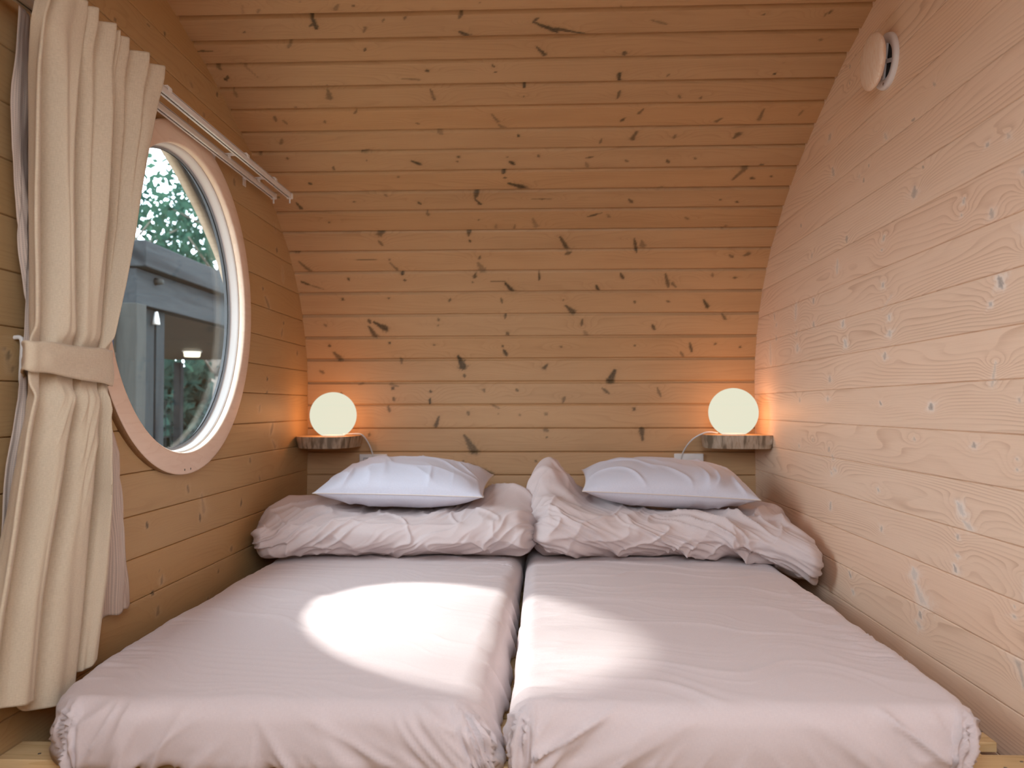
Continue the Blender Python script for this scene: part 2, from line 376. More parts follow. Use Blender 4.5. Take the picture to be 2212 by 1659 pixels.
def paint(s, t, marks, t0, t1, sk=0.8):
    """darkness, halo and grain warp of knots and streaks on a board; marks = (s0,t0,s1,t1,w0,w1,dark,halo)"""
    D = np.zeros(s.shape); H = np.zeros(s.shape); Wp = np.zeros(s.shape)
    for (a, b, c, d, w0, w1, dk, ha) in marks:
        if max(b, d)+0.05 < t0 or min(b, d)-0.05 > t1: continue
        ms = (s > min(a, c)-0.16) & (s < max(a, c)+0.16)
        if not ms.any(): continue
        ss, tt = s[ms], t[ms]
        L2 = (c-a)**2+(d-b)**2+1e-9; q = np.clip(((ss-a)*(c-a)+(tt-b)*(d-b))/L2, 0, 1)
        px, py = a+q*(c-a), b+q*(d-b); w = w0+(w1-w0)*q
        dist = np.hypot((ss-px)*sk, tt-py)
        wt = w*(1-0.55*np.abs(2*q-1)**2) if abs(w1-w0) < 0.5*max(w0, w1) else w
        x = dist/np.maximum(wt, 1e-4)*(1+0.35*noise(ss*160, tt*160, a*7))
        body = (1-sm(0.45, 1.35, x))
        if sk < 0.45: body = body*(0.55+0.45*np.exp(-((x-0.85)/0.25)**2)+0.3*np.exp(-(x/0.35)**2))
        D[ms] = np.maximum(D[ms], dk*body)
        H[ms] = np.maximum(H[ms], ha*np.exp(-(x/2.6)**2))
        g = np.hypot((ss-px)*0.35, tt-py)
        Wp[ms] += 2.2*np.exp(-(g/0.020)**2)
    return D, H, Wp
def boards(name, joints, srange, ds, nt, pos, marks, mat, gap=0.0035, depth=0.006, ease=0.0, holes=None, sk=0.8):
    """rows of boards; pos(s,t,depth)->xyz"""
    s = np.arange(srange[0], srange[1]+ds*0.5, ds); s[-1] = srange[1]
    V, Q, WC, KN = [], [], [], []; off = 0
    for i in range(len(joints)-1):
        t0, t1 = joints[i], joints[i+1]
        n = nt(i) if callable(nt) else nt
        g = min(gap(i) if callable(gap) else gap, (t1-t0)*0.3)
        tt = np.r_[t0, t0+0.0004, t0+g*0.75, t0+g, np.linspace(t0+g+0.002, t1-g-0.002, n), t1-g, t1-g*0.75, t1-0.0004, t1]
        dep = np.r_[depth, depth, depth*0.9, ease*0.25, np.zeros(n), ease*0.25, depth*0.9, depth, depth]
        m = (tt-t0)/(t1-t0); dep = dep+ease*(np.abs(m-0.5)*2)**6*0.6
        SS, TT = np.meshgrid(s, tt, indexing='ij'); DD = np.broadcast_to(dep, SS.shape)
        P = pos(SS, TT, DD)
        V.append(P.reshape(-1, 3)); q = grid_quads(len(s), len(tt)); 
        if holes is not None:
            c = P.reshape(-1, 3)[q].mean(1); q = q[~holes(c)]
        Q.append(q+off); off += SS.size
        WC.append(np.stack([SS, TT-t0, np.full(SS.shape, float(i))], -1).reshape(-1, 3))
        KN.append(np.stack(paint(SS, TT, marks, t0, t1, sk), -1).reshape(-1, 3))
    V = np.concatenate(V); Q = np.concatenate(Q)
    me = np_mesh(name, V, Q)
    for nm, A in (('wc', WC), ('kn', KN)):
        at = me.attributes.new(nm, 'FLOAT_VECTOR', 'POINT'); at.data.foreach_set('vector', np.concatenate(A).astype(np.float32).ravel())
    return link(name, me, mat)
def auto_marks(joints, srange, rng, spacing, size, dark, halo, spike=0.5, skip=None):
    out = []
    for i in range(len(joints)-1):
        t0, t1 = joints[i], joints[i+1]; s = srange[0]+rng.uniform(0, spacing)
        while s < srange[1]:
            if skip is None or not skip(s, (t0+t1)/2):
                tm = t0+(t1-t0)*rng.uniform(0.3, 0.7); r = size*rng.uniform(0.5, 1.2)
                dk = dark*rng.uniform(0.5, 1.1)
                out.append((s, tm, s+rng.uniform(-.004, .004), tm+r*rng.uniform(-1, 1), r*0.6, r*0.5, dk, halo))
                if rng.random() < spike:
                    sg = rng.choice((-1, 1)); L = rng.uniform(0.5, 1.0)*(t1-t0)*0.45
                    out.append((s+.003, tm+sg*0.006, s+rng.uniform(-.01, .03), tm+sg*L, r*0.25, r*rng.uniform(0.5, 0.9), dk*rng.uniform(0.35, 0.9), halo*0.8))
                elif rng.random() < 0.4:
                    out.append((s+rng.uniform(-.01, .01), tm+0.022, s, tm+0.026, r*.4, r*.4, dk*.8, halo*.7))
            s += spacing*rng.uniform(0.5, 1.5)
    return out
# knots of the curved wall as seen in the photograph: u0 v0 u1 v1 w0 w1 darkness (pixels)
BK = '''672 34 684 62 5 8 .9;668 58 676 50 3 4 .8;1152 48 1200 66 3 9 1;1200 62 1262 73 6 3 .8;1150 48 1164 38 3 5 .8;990 40 998 30 4 6 .7;992 68 1008 76 3 8 .9;
1340 12 1346 22 3 3 .5;1405 43 1440 52 3 5 .5;1158 100 1176 118 2 6 .8;1062 138 1068 146 3 3 .8;1070 155 1071 156 4 4 .9;1133 182 1132 190 4 3 1;1131 208 1132 210 3 3 .6;
1348 112 1350 120 7 4 .8;1338 160 1337 176 6 3 .9;1340 195 1332 214 4 3 .7;1120 290 1120 296 3 3 .9;1300 300 1296 310 3 3 .6;1087 277 1076 268 7 2 .5;830 40 826 48 2 3 .5;
790 103 788 110 3 4 .8;785 70 790 60 2 4 .5;878 35 872 42 3 4 .6;920 150 925 155 4 5 .9;870 170 905 172 2 4 .5;930 192 938 215 2 4 .6;708 195 712 212 3 8 .6;706 185 706 187 4 4 .8;
1062 246 1075 262 2 5 .5;770 240 765 246 3 3 .6;898 265 905 268 3 3 .6;945 282 955 290 5 7 .4;782 330 795 326 3 7 .8;792 346 792 347 3 3 .7;890 348 905 354 3 6 .9;988 338 992 340 4 5 1;
988 348 988 350 3 3 .8;1096 338 1096 340 2 2 .9;1100 348 1110 355 4 7 .9;1092 365 1087 375 3 5 1;1088 384 1094 384 3 3 .9;1098 396 1128 404 3 9 .9;1128 404 1142 407 6 2 .5;1162 334 1164 340 3 3 .7;
1265 342 1282 338 3 3 .7;1265 350 1270 362 3 5 .4;1026 428 1030 416 3 6 .8;1026 430 1038 441 2 4 .9;763 436 767 436 3 3 .8;902 436 909 441 3 5 .8;1164 430 1178 430 2 3 .8;1148 430 1190 430 1 2 .5;
1270 468 1290 463 3 3 .8;1288 463 1300 460 3 1 .6;1033 474 1034 476 3 3 .6;923 458 925 466 3 5 .6;1151 472 1158 488 2 6 .4;1113 485 1111 494 2 3 .5;1072 485 1071 492 2 4 .35;
820 506 829 502 8 3 .7;818 520 826 530 3 5 .6;1013 500 1012 510 6 2 .8;1014 518 1016 524 3 2 .8;1210 512 1225 537 3 6 .8;1221 550 1232 545 4 7 .7;840 560 842 562 4 3 .8;843 568 858 583 2 4 .5;
1038 553 1034 560 3 3 .7;1033 568 1042 583 3 9 .5;870 588 869 594 3 5 1;872 605 877 606 4 3 .9;1028 590 1024 600 3 5 .8;1020 610 1022 610 3 3 .7;1165 588 1165 606 2 2 .9;1092 612 1106 628 3 6 1;
1090 608 1060 608 2 1 .7;1287 615 1293 628 3 5 1;752 600 754 606 3 3 .8;735 560 840 562 1 1 .8;741 645 739 648 5 4 .8;840 643 840 645 4 4 .7;974 645 970 652 3 3 .7;1082 644 1085 654 3 3 .7;
1222 660 1238 675 3 7 .8;1218 647 1216 649 2 2 .7;796 690 800 698 4 4 .8;808 696 832 710 3 8 1;797 706 810 725 3 7 .8;946 688 948 694 3 3 .6;945 703 948 704 3 2 .6;1092 680 1091 688 4 3 .7;
1095 718 1098 724 4 4 .7;1258 690 1256 704 3 3 .7;1262 715 1268 724 4 6 .4;840 740 842 742 5 5 .9;712 745 712 749 4 4 .8;722 762 735 776 3 7 .7;938 744 938 746 3 3 .8;1087 747 1085 748 3 4 .8;
1088 756 1095 768 4 5 .9;1210 748 1214 750 3 3 .6;865 772 868 785 3 4 .6;990 770 1000 792 4 9 .9;1003 778 1004 780 3 3 .7;1003 808 1004 815 3 3 .8;1182 788 1176 795 2 5 .8;845 830 860 835 4 2 .5;
1045 842 1047 846 4 2 .6;1115 840 1119 845 3 3 .7;735 850 738 850 3 4 .8;846 842 850 836 3 5 .8;850 858 852 866 3 4 .7;930 843 930 848 3 3 .9;929 860 928 872 3 3 .9;1060 873 1078 882 2 3 .5;
948 900 942 920 2 5 .8;838 876 842 890 3 4 .7;1010 888 1012 896 3 5 .6;1077 893 1077 894 3 3 .6;1122 895 1123 898 3 3 .6;1178 893 1182 896 5 4 .5;1003 940 1024 974 3 10 .75;798 936 797 942 3 4 .6;
1174 928 1184 930 5 6 .6;1180 945 1182 945 4 4 .8;1156 995 1160 997 3 3 .7;1018 1004 1060 1024 3 7 .7;1000 995 1002 998 3 4 .6;1386 520 1388 530 2 8 .5;1370 515 1375 545 3 4 .8;1437 590 1444 620 3 5 .7;
1460 620 1452 612 2 4 .6;1372 655 1370 650 3 3 .7;1520 648 1528 662 2 5 .9;1538 590 1540 598 3 4 .5;1490 740 1494 760 3 4 .8;1545 742 1546 744 4 3 .8;1370 745 1372 748 3 3 .7;1328 800 1318 822 4 9 .9;
1470 760 1476 770 3 4 .6;1215 870 1220 858 3 5 .6;1300 838 1316 850 3 5 .7;1420 838 1428 858 3 3 .6;1368 882 1372 885 6 6 .8;1386 928 1388 950 6 3 .8;1585 298 1595 290 3 8 .7;1583 388 1612 362 3 7 .6;
1625 384 1630 386 5 2 .6;1648 355 1642 358 5 8 .7;1664 380 1668 382 3 3 .8;1626 384 1622 386 4 4 .8;1672 158 1675 160 4 5 1;1692 135 1694 135 4 3 .7;1650 30 1651 32 4 3 .7;1770 86 1776 86 5 6 .5;
1797 22 1790 30 4 3 .7;1778 38 1788 26 2 3 .5;1650 236 1640 258 2 5 .6;1560 255 1548 262 2 5 .6;1737 236 1725 250 2 3 .5;1390 235 1380 245 2 4 .6;1465 205 1470 212 3 4 .6;1515 208 1513 214 3 4 .6;
1440 165 1446 160 3 3 .6;1376 284 1366 300 3 6 .7;1460 290 1455 300 3 4 .6;1350 255 1340 262 3 5 .7;1555 430 1558 432 3 4 .7;1590 435 1594 437 4 4 .9;1480 470 1488 474 3 4 .6;1560 495 1568 488 2 4 .5;
1575 550 1583 556 3 5 .6;1608 552 1616 548 3 6 .6;1585 600 1592 600 5 3 .8;1560 680 1568 690 3 5 .6;1598 748 1600 750 4 4 .8;1408 700 1414 712 3 5 .8;1340 590 1346 602 3 5 .8;1440 650 1446 652 3 3 .7;
1318 470 1312 464 3 4 .5;1350 345 1356 350 3 4 .6;1440 345 1445 352 3 5 .7;1500 340 1503 344 3 3 .7;1420 410 1430 404 3 5 .6;1358 430 1366 438 3 5 .7;640 438 650 450 2 5 .8;630 545 650 546 3 3 .8;
645 565 670 585 2 5 .6;650 608 670 616 4 3 .8;670 616 700 625 3 2 .5;752 602 755 604 3 3 .8;710 480 712 482 4 3 .7;668 395 672 398 5 5 .8;600 425 603 427 4 4 .7;484 170 490 174 5 3 .9;
467 142 478 150 4 7 .6;493 163 490 172 3 5 .8;520 135 560 170 3 2 .3;578 235 582 240 3 3 .8;592 250 596 262 3 5 .6;505 195 512 210 3 5 .4;610 300 606 312 4 5 .5;560 330 564 335 4 4 .6;
620 340 622 345 3 3 .7;700 260 703 266 3 4 .6;640 230 636 236 3 3 .5;730 10 725 20 3 6 .5;530 68 526 70 3 3 .6;460 110 425 111 3 4 .8;560 20 556 28 3 5 .4;630 90 622 104 4 4 .5;
612 260 620 268 3 3 .5;830 420 836 424 3 4 .6;720 360 722 368 3 4 .6;860 380 862 384 3 4 .6;690 800 700 806 3 4 .6;775 830 786 828 3 3 .5;700 700 706 705 3 3 .5'''
bm_marks = []
for e in BK.replace('\n', '').split(';'):
    u0, v0, u1, v1, w0, w1, dk = [float(x) for x in e.split()]
    a, b = hit_profile(u0, v0); c, d = hit_profile(u1, v1)
    yy, _ = prof(b); sc = yy/FPX
    bm_marks.append((a, b, c, d, w0*sc*0.85, w1*sc*0.85, min(1, dk*1.1), 0.25*dk))
rng = random.Random(5)
bm_marks += auto_marks(J[:6], (WL, WR), rng, 0.30, 0.007, 0.8, 0.2)
bm_marks += auto_marks(J[28:], (WL, WR), rng, 0.30, 0.008, 0.8, 0.2)
def pos_curve(s, t, d):
    y, z = prof(t); ny, nz = prof_n(t)
    return np.stack([s, y-ny*d, CZ+z-nz*d], -1)
isplit = int(np.argmin(np.abs(J-hit_profile(1100, 454.5)[1])))
itop = int(np.searchsorted(J, PL[-1]*0.5))
XW = (WL-0.02, WR+0.02)
wall_back = tag(boards('wall_back', J[:isplit+1], XW, 0.0055, 20, pos_curve, bm_marks, M['pine_back'], gap=lambda i: 0.0030 if J[i] < 1.05 else 0.0075, depth=0.013, ease=0.0018), 'curved back wall of knotty pine boards behind the beds', kind='structure')
inear = int(np.searchsorted(J, hit_profile(1100, -40)[1]))+1
ceil = tag(boards('ceiling', J[isplit:inear+1], XW, 0.0055, 20, pos_curve, bm_marks, M['pine_back'], gap=0.0100, depth=0.014, ease=0.0020), 'curved knotty pine board ceiling', kind='structure')
def fill_light_hole(c):  # unseen opening added to let fill daylight in from behind the camera
    return (c[:, 0] > -0.55) & (c[:, 0] < 0.55) & (c[:, 2] > 1.25) & (c[:, 2] < 2.16) & (c[:, 1] < 0.6)
wall_front = tag(boards('wall_front', J[inear:], XW, 0.05, 5, pos_curve, [], M['pine_back'], gap=0.0055, depth=0.008, holes=fill_light_hole), 'curved front wall with an unseen opening added behind the camera for fill light', kind='structure')

t_ = np.linspace(0.0, PL[-1], 260); y_, z_ = prof(t_); ny_, nz_ = prof_n(t_)
x_ = np.linspace(WL-0.28, WR+0.28, 34)
P_ = np.stack([np.repeat(x_[:, None], 260, 1), np.repeat((y_-ny_*0.06)[None], 34, 0), CZ+np.repeat((z_-nz_*0.06)[None], 34, 0)], -1)
q_ = grid_quads(34, 260); c_ = P_.reshape(-1, 3)[q_].mean(1); q_ = q_[~(fill_light_hole(c_) & (c_[:, 1] < 1.0))]
tag(link('wall_back_outside', np_mesh('wall_back_outside', P_.reshape(-1, 3), q_), M['floor']), 'outer skin of the curved shell and roof', kind='structure')

# ------------------------------------------------------------------ side walls
def below_shell(c, m=0.03):
    ycol = c[:, 1]; half = len(PS)//2
    zt = np.where(ycol > 1.75, np.interp(-ycol, -PS[:half, 0][np.argsort(-PS[:half, 0])], PS[:half, 1][np.argsort(-PS[:half, 0])]),
                  np.interp(ycol, PS[half:, 0][np.argsort(PS[half:, 0])], PS[half:, 1][np.argsort(PS[half:, 0])]))
    return zt
def shell_top(y):
    y = np.asarray(y, float); yy = np.where(y > 1.75, y, 3.5-y)
    A = PS[:450]; o = np.argsort(A[:, 0]); 
    m = A[:, 1] > 0.0
    Am = A[m]; o = np.argsort(Am[:, 0])
    return np.interp(yy, Am[o, 0], Am[o, 1], left=1.4, right=-0.2)
# plank joints (above the eye)
JR = [0.059-0.1215*k for k in range(9, 0, -1)]+[0.059, 0.177, 0.301, 0.420, 0.544, 0.667, 0.789, 0.911, 1.033, 1.155, 1.277, 1.42]
JLw = [0.058-0.1225*k for k in range(9, 0, -1)]+[0.058, 0.178, 0.2995, 0.4195, 0.542, 0.664, 0.7865, 0.909, 1.05, 1.150, 1.28, 1.42]
RK = '''2140 452 2144 470 4 6 .6 .5;2158 600 2164 620 7 7 1 .9;2139 655 2141 660 5 5 .7 .9;1975 405 1975 425 5 7 .7 .4;1993 360 1995 362 3 3 .8 .1;2084 428 2080 440 3 4 .6 .7;2078 462 2076 468 3 3 .7 .5;
1911 508 1907 520 3 4 .6 .6;1905 538 1905 542 2 2 .6 .4;1829 510 1829 522 4 4 .7 .2;1809 560 1808 590 2 3 .35 .5;1908 612 1906 620 5 5 .6 .7;1920 682 1922 690 4 4 .5 .9;1921 715 1922 725 4 5 .5 .9;
1822 692 1820 705 3 5 .6 .8;1824 735 1828 748 4 5 .5 .9;1721 715 1719 724 3 3 .5 .4;1723 745 1722 758 4 5 .4 .6;1912 762 1911 775 3 5 .7 .6;1793 814 1792 824 4 5 .6 .4;1900 868 1903 874 3 4 .9 .5;
2010 872 2012 884 5 6 1 .8;1788 858 1788 866 4 4 .5 .5;1727 860 1728 868 2 3 .6 .3;2104 958 2105 966 5 6 .9 .5;1973 948 1977 950 4 3 .5 .3;1725 960 1727 966 2 3 .6 .4;1797 985 1800 992 4 5 .4 .3;
1755 948 1756 952 3 3 .5 .2;1792 965 1790 975 3 4 .6 .1;1800 1012 1806 1018 3 5 .3 .5;2068 1085 2080 1110 5 9 .45 .9;2080 1125 2098 1142 4 6 .4 .7;1905 1138 1903 1146 4 4 .7 .5;1795 1085 1793 1100 3 4 .6 .5;
1795 1020 1797 1025 3 4 .4 .6;2070 1155 2068 1165 3 3 .7 .6;2061 1220 2064 1232 2 4 .9 .8;2066 1200 2072 1203 4 4 .5 .7;1973 1228 1976 1250 5 8 .35 .8;1978 1262 1990 1296 3 8 .35 .8;1834 1236 1838 1246 3 4 .9 .5;
1841 1275 1844 1282 4 5 .4 .6;1986 1320 1990 1336 3 5 .9 .6;1982 1345 1988 1354 6 7 .4 .6;2200 860 2204 868 4 4 .5 .3;1895 1055 1898 1060 3 4 .6 .6;1894 282 1893 283 2 3 .9 .1;1798 362 1801 378 3 5 .5 .4;
1792 292 1793 300 6 7 .5 .3;1866 386 1865 394 3 4 .7 .1;1876 355 1877 360 2 3 .6 .2;1858 378 1854 383 4 3 .3 .2;1978 415 1975 418 6 7 .4 .3;1730 485 1731 490 3 3 .7 .1;1970 260 1978 256 5 3 .8 .1;
1755 548 1753 556 3 4 .5 .2;1720 655 1718 690 3 3 .3 .5;1757 645 1757 655 3 3 .7 .4;1758 695 1757 705 3 5 .6 .4;1910 288 1915 300 3 5 .3 .4;2180 290 2178 296 6 7 .4 .4;2016 180 2020 184 3 4 .5 .2;
1672 676 1674 690 2 3 .5 .2;1678 700 1676 704 4 4 .4 .3;1676 725 1677 735 2 3 .5 .2;1664 740 1665 790 2 3 .3 .4;1905 670 1925 640 1 2 .2 .3;1836 140 1836 148 2 2 .6 .1;1835 178 1836 182 2 2 .6 .1'''
def side_marks(txt, ax_val):
    out = []
    for e in txt.replace('\n', '').split(';'):
        w = [float(x) for x in e.split()]
        p = onplane(w[0], w[1], 0, ax_val); q = onplane(w[2], w[3], 0, ax_val); sc = p[1]/FPX
        out.append((p[1], p[2], q[1], q[2], w[4]*sc*0.85, w[5]*sc*0.85, w[6]*(0.85 if ax_val > 0 else 1.0), w[7]))
    return out
rmk = side_marks(RK, WR)+auto_marks(np.array(JR), (-0.5, 1.9), random.Random(3), 0.35, 0.008, 0.7, 0.6)
LK = '''404 1048 408 1062 4 5 .6 .3;317 1130 319 1140 4 5 .9 .3;431 1110 433 1125 3 4 .8 .3;436 1070 440 1105 3 6 .3 .5;345 1232 344 1236 3 3 .6 .2;350 1245 349 1262 4 5 .5 .6;331 1278 330 1284 5 6 .9 .4;
342 1310 340 1330 4 5 .5 .4;522 1078 520 1095 3 3 .8 .2;472 1232 471 1238 4 4 .7 .2;505 830 506 840 4 5 .5 .3;577 815 578 822 3 4 .9 .2;577 845 577 850 3 4 .9 .2;562 875 560 890 3 4 .4 .5;
590 915 584 940 6 4 .6 .6;588 952 594 965 2 5 .4 .6;598 535 598 545 3 4 .7 .2;610 575 612 610 2 3 .2 .5;568 620 568 626 3 4 .7 .3;572 640 582 665 4 7 .5 .4;612 695 613 700 3 4 .8 .2;610 710 608 728 3 3 .5 .4;
642 758 642 768 3 4 .6 .3;505 385 507 400 5 6 .5 .2;592 485 596 500 3 4 .3 .3;540 990 541 1000 4 4 .6 .3;560 1030 562 1038 3 4 .6 .3;500 1180 500 1190 4 5 .5 .3;450 1290 448 1300 3 4 .6 .3;20 760 16 775 5 6 .7 .4;
30 790 26 800 3 4 .5 .3;355 68 357 78 5 4 .9 .1;318 50 322 56 4 4 .7 .2;405 255 408 262 4 4 .7 .2;470 200 468 208 4 4 .7 .2;250 40 248 46 4 4 .6 .1;412 180 416 188 6 6 .4 .2;440 245 441 252 5 6 .4 .2'''
lmk = side_marks(LK, WL)+auto_marks(np.array(JLw), (-0.5, 1.75), random.Random(8), 0.35, 0.008, 0.7, 0.4)
WY, WZ = 2.566, 0.346
def pos_right(s, t, d): return np.stack([WR+d, s, CZ+t], -1)
def pos_left(s, t, d): return np.stack([WL-d, s, CZ+t], -1)
def hole_r(c): return (c[:, 2]-CZ > shell_top(c[:, 1])+0.04) | (c[:, 1] > 4.03) | (c[:, 1] < -0.53)
def hole_l(c): return hole_r(c) | (np.hypot(c[:, 1]-WY, c[:, 2]-CZ-WZ) < 0.515)
wall_right = tag(boards('wall_right', JR, (-0.5, 4.02), 0.0045, 26, pos_right, rmk, M['pine_right_lit'], gap=0.0014, depth=0.005, ease=0.0006, holes=hole_r, sk=0.42), 'right end wall of horizontal pine planks, toned lighter for the light on it', kind='structure')
wall_left = tag(boards('wall_left', JLw, (-0.5, 4.02), 0.0065, 18, pos_left, lmk, M['pine_left'], gap=0.0016, depth=0.006, ease=0.0010, holes=hole_l, sk=0.5), 'left end wall of pine planks with the round window', kind='structure')
fl = box('floor', ((WL+WR)/2, 1.75, -0.03), (2.9, 4.9, 0.06), M['floor'], bev=0); tag(fl, 'board floor under the bed platform', kind='structure')
# outer skin of the end walls and shell so that daylight enters only through the openings
def outer_skin(name, x):
    ys = np.linspace(-0.6, 4.1, 120); zs = np.linspace(0, 1, 60)
    top = CZ+shell_top(ys)+0.12
    P = np.stack([np.full((120, 60), x), np.repeat(ys[:, None], 60, 1), zs[None]*top[:, None]], -1)
    q = grid_quads(120, 60); c = P.reshape(-1, 3)[q].mean(1)
    q = q[~(np.hypot(c[:, 1]-WY, c[:, 2]-CZ-WZ) < 0.56)] if x < 0 else q
    return link(name, np_mesh(name, P.reshape(-1, 3), q), M['grey_board'])
tag(outer_skin('wall_left_outside', WL-0.060), 'weathered outer face of the window wall', kind='structure')
tag(outer_skin('wall_right_outside', WR+0.10), 'weathered outer face of the right wall', kind='structure')

# ------------------------------------------------------------------ round window
win = empty('window_1', (WL, WY, CZ+WZ), 'round window with a wide pale birch ring in the left wall', kind='structure')
def axw(a, b, h): return (WL+h, WY+a, CZ+WZ+b)
lathe('window_frame', [(0.497, 0.0), (0.492, 0.003), (0.491, 0.021), (0.494, 0.0245), (0.500, 0.025), (0.555, 0.025), (0.560, 0.023), (0.5605, 0.021)], axw, M['birch'], win, 160)
lathe('frame_edge', [(0.5605, 0.021), (0.5605, 0.0), (0.530, 0.0)], axw, M['ply_edge'], win, 160)
lathe('reveal', [(0.494, 0.001), (0.488, 0.0), (0.487, -0.004), (0.485, -0.006), (0.484, -0.028), (0.481, -0.030)], axw, M['white_paint'], win, 160)
lathe('gasket', [(0.4815, -0.0285), (0.4775, -0.028), (0.4775, -0.034), (0.4745, -0.034)], axw, M['gasket'], win, 160)
lathe('outer_reveal', [(0.4755, -0.038), (0.480, -0.040), (0.492, -0.055), (0.51, -0.062), (0.56, -0.064), (0.60, -0.064), (0.60, -0.060)], axw, M['grey_board'], win, 160)
bm = bmesh.new(); cyl_bm(bm, axw(0, 0, -0.033), axw(0, 0, -0.037), 0.478, seg=128); pane = link('pane', bm_mesh('pane', bm), M['glass'], win, smooth=False)
for a in (-0.022, 0.022):
    bm = bmesh.new(); cyl_bm(bm, axw(a-0.0, -0.545, 0.0245), axw(a, -0.545, 0.0258), 0.0035, seg=12); link('screw', bm_mesh('screw', bm), M['steel'], win)

# own roof overhang beyond the window wall
def overhang(name, x0, x1, d0, d1, mat, lab):
    t = np.linspace(0.6, PL[-1]*0.62, 160)
    y, z = prof(t); ny, nz = prof_n(t)
    ring = []
    for xx, dd in ((x0, d0), (x1, d0), (x1, d1), (x0, d1)):
        ring.append(np.stack([np.full(t.shape, xx), y-ny*dd, CZ+z-nz*dd], -1))
    P = np.stack(ring, 1)
    return tag(link(name, grid_mesh(name, P, cv=True), mat, smooth=False), lab, kind='structure')
overhang('trim_1', WL-0.066, -1.475, 0.0, 0.02, M['grey_board'], 'dark grey underside of the roof overhang outside the round window')
overhang('trim_2', -1.475, -1.515, -0.012, 0.05, M['fascia'], 'pale curved fascia along the roof overhang outside the window')

# ------------------------------------------------------------------ bed platform
base = empty('slatted_bed_base', (0, 2.6, 0), 'pine slatted bed base running from wall to wall under both mattresses', 'bed base')
ZS = CZ-0.745
# front edges of the two slats seen beside the mattresses
YA = onplane(2150, 1604, 2, -0.745)[1]; YB = onplane(2150, 1630, 2, -0.745)[1]-0.094; PIT = YA-YB
for i in range(18):
    y0 = YA+(i-1)*PIT
    bm = bmesh.new(); box_bm(bm, ((WL+WR)/2, y0+0.047, ZS-0.011), (WR-WL-0.06 if i else WR-WL-0.006, 0.094, 0.022), 0.002)
    sl = link('slat', bm_mesh('slat', bm), M['slat'], base, smooth=False)
    if i < 4:
        for x in (-1.085, -1.03, -0.078, 0.95, 1.0):
            bm = bmesh.new(); cyl_bm(bm, (x, y0+0.030+0.03*(x in (-1.03, 1.0)), ZS-0.001), (x, y0+0.030+0.03*(x in (-1.03, 1.0)), ZS+0.0006), 0.0035, seg=12); link('screw', bm_mesh('screw', bm), M['steel'], sl)
for x in (-1.06, -0.08, 0.93):
    box('bearer', (x, 2.70, ZS-0.022-0.045), (0.07, 2.25, 0.09), M['slat'], base)
box('bearer', ((WL+WR)/2, 1.62, ZS-0.024-0.05), (WR-WL-0.05, 0.035, 0.10), M['slat'], base)
for x in (-1.06, -0.08, 0.93):
    for y in (1.75, 2.8, 3.8): box('leg', (x, y, (ZS-0.112)/2), (0.07, 0.07, ZS-0.112), M['slat'], base)

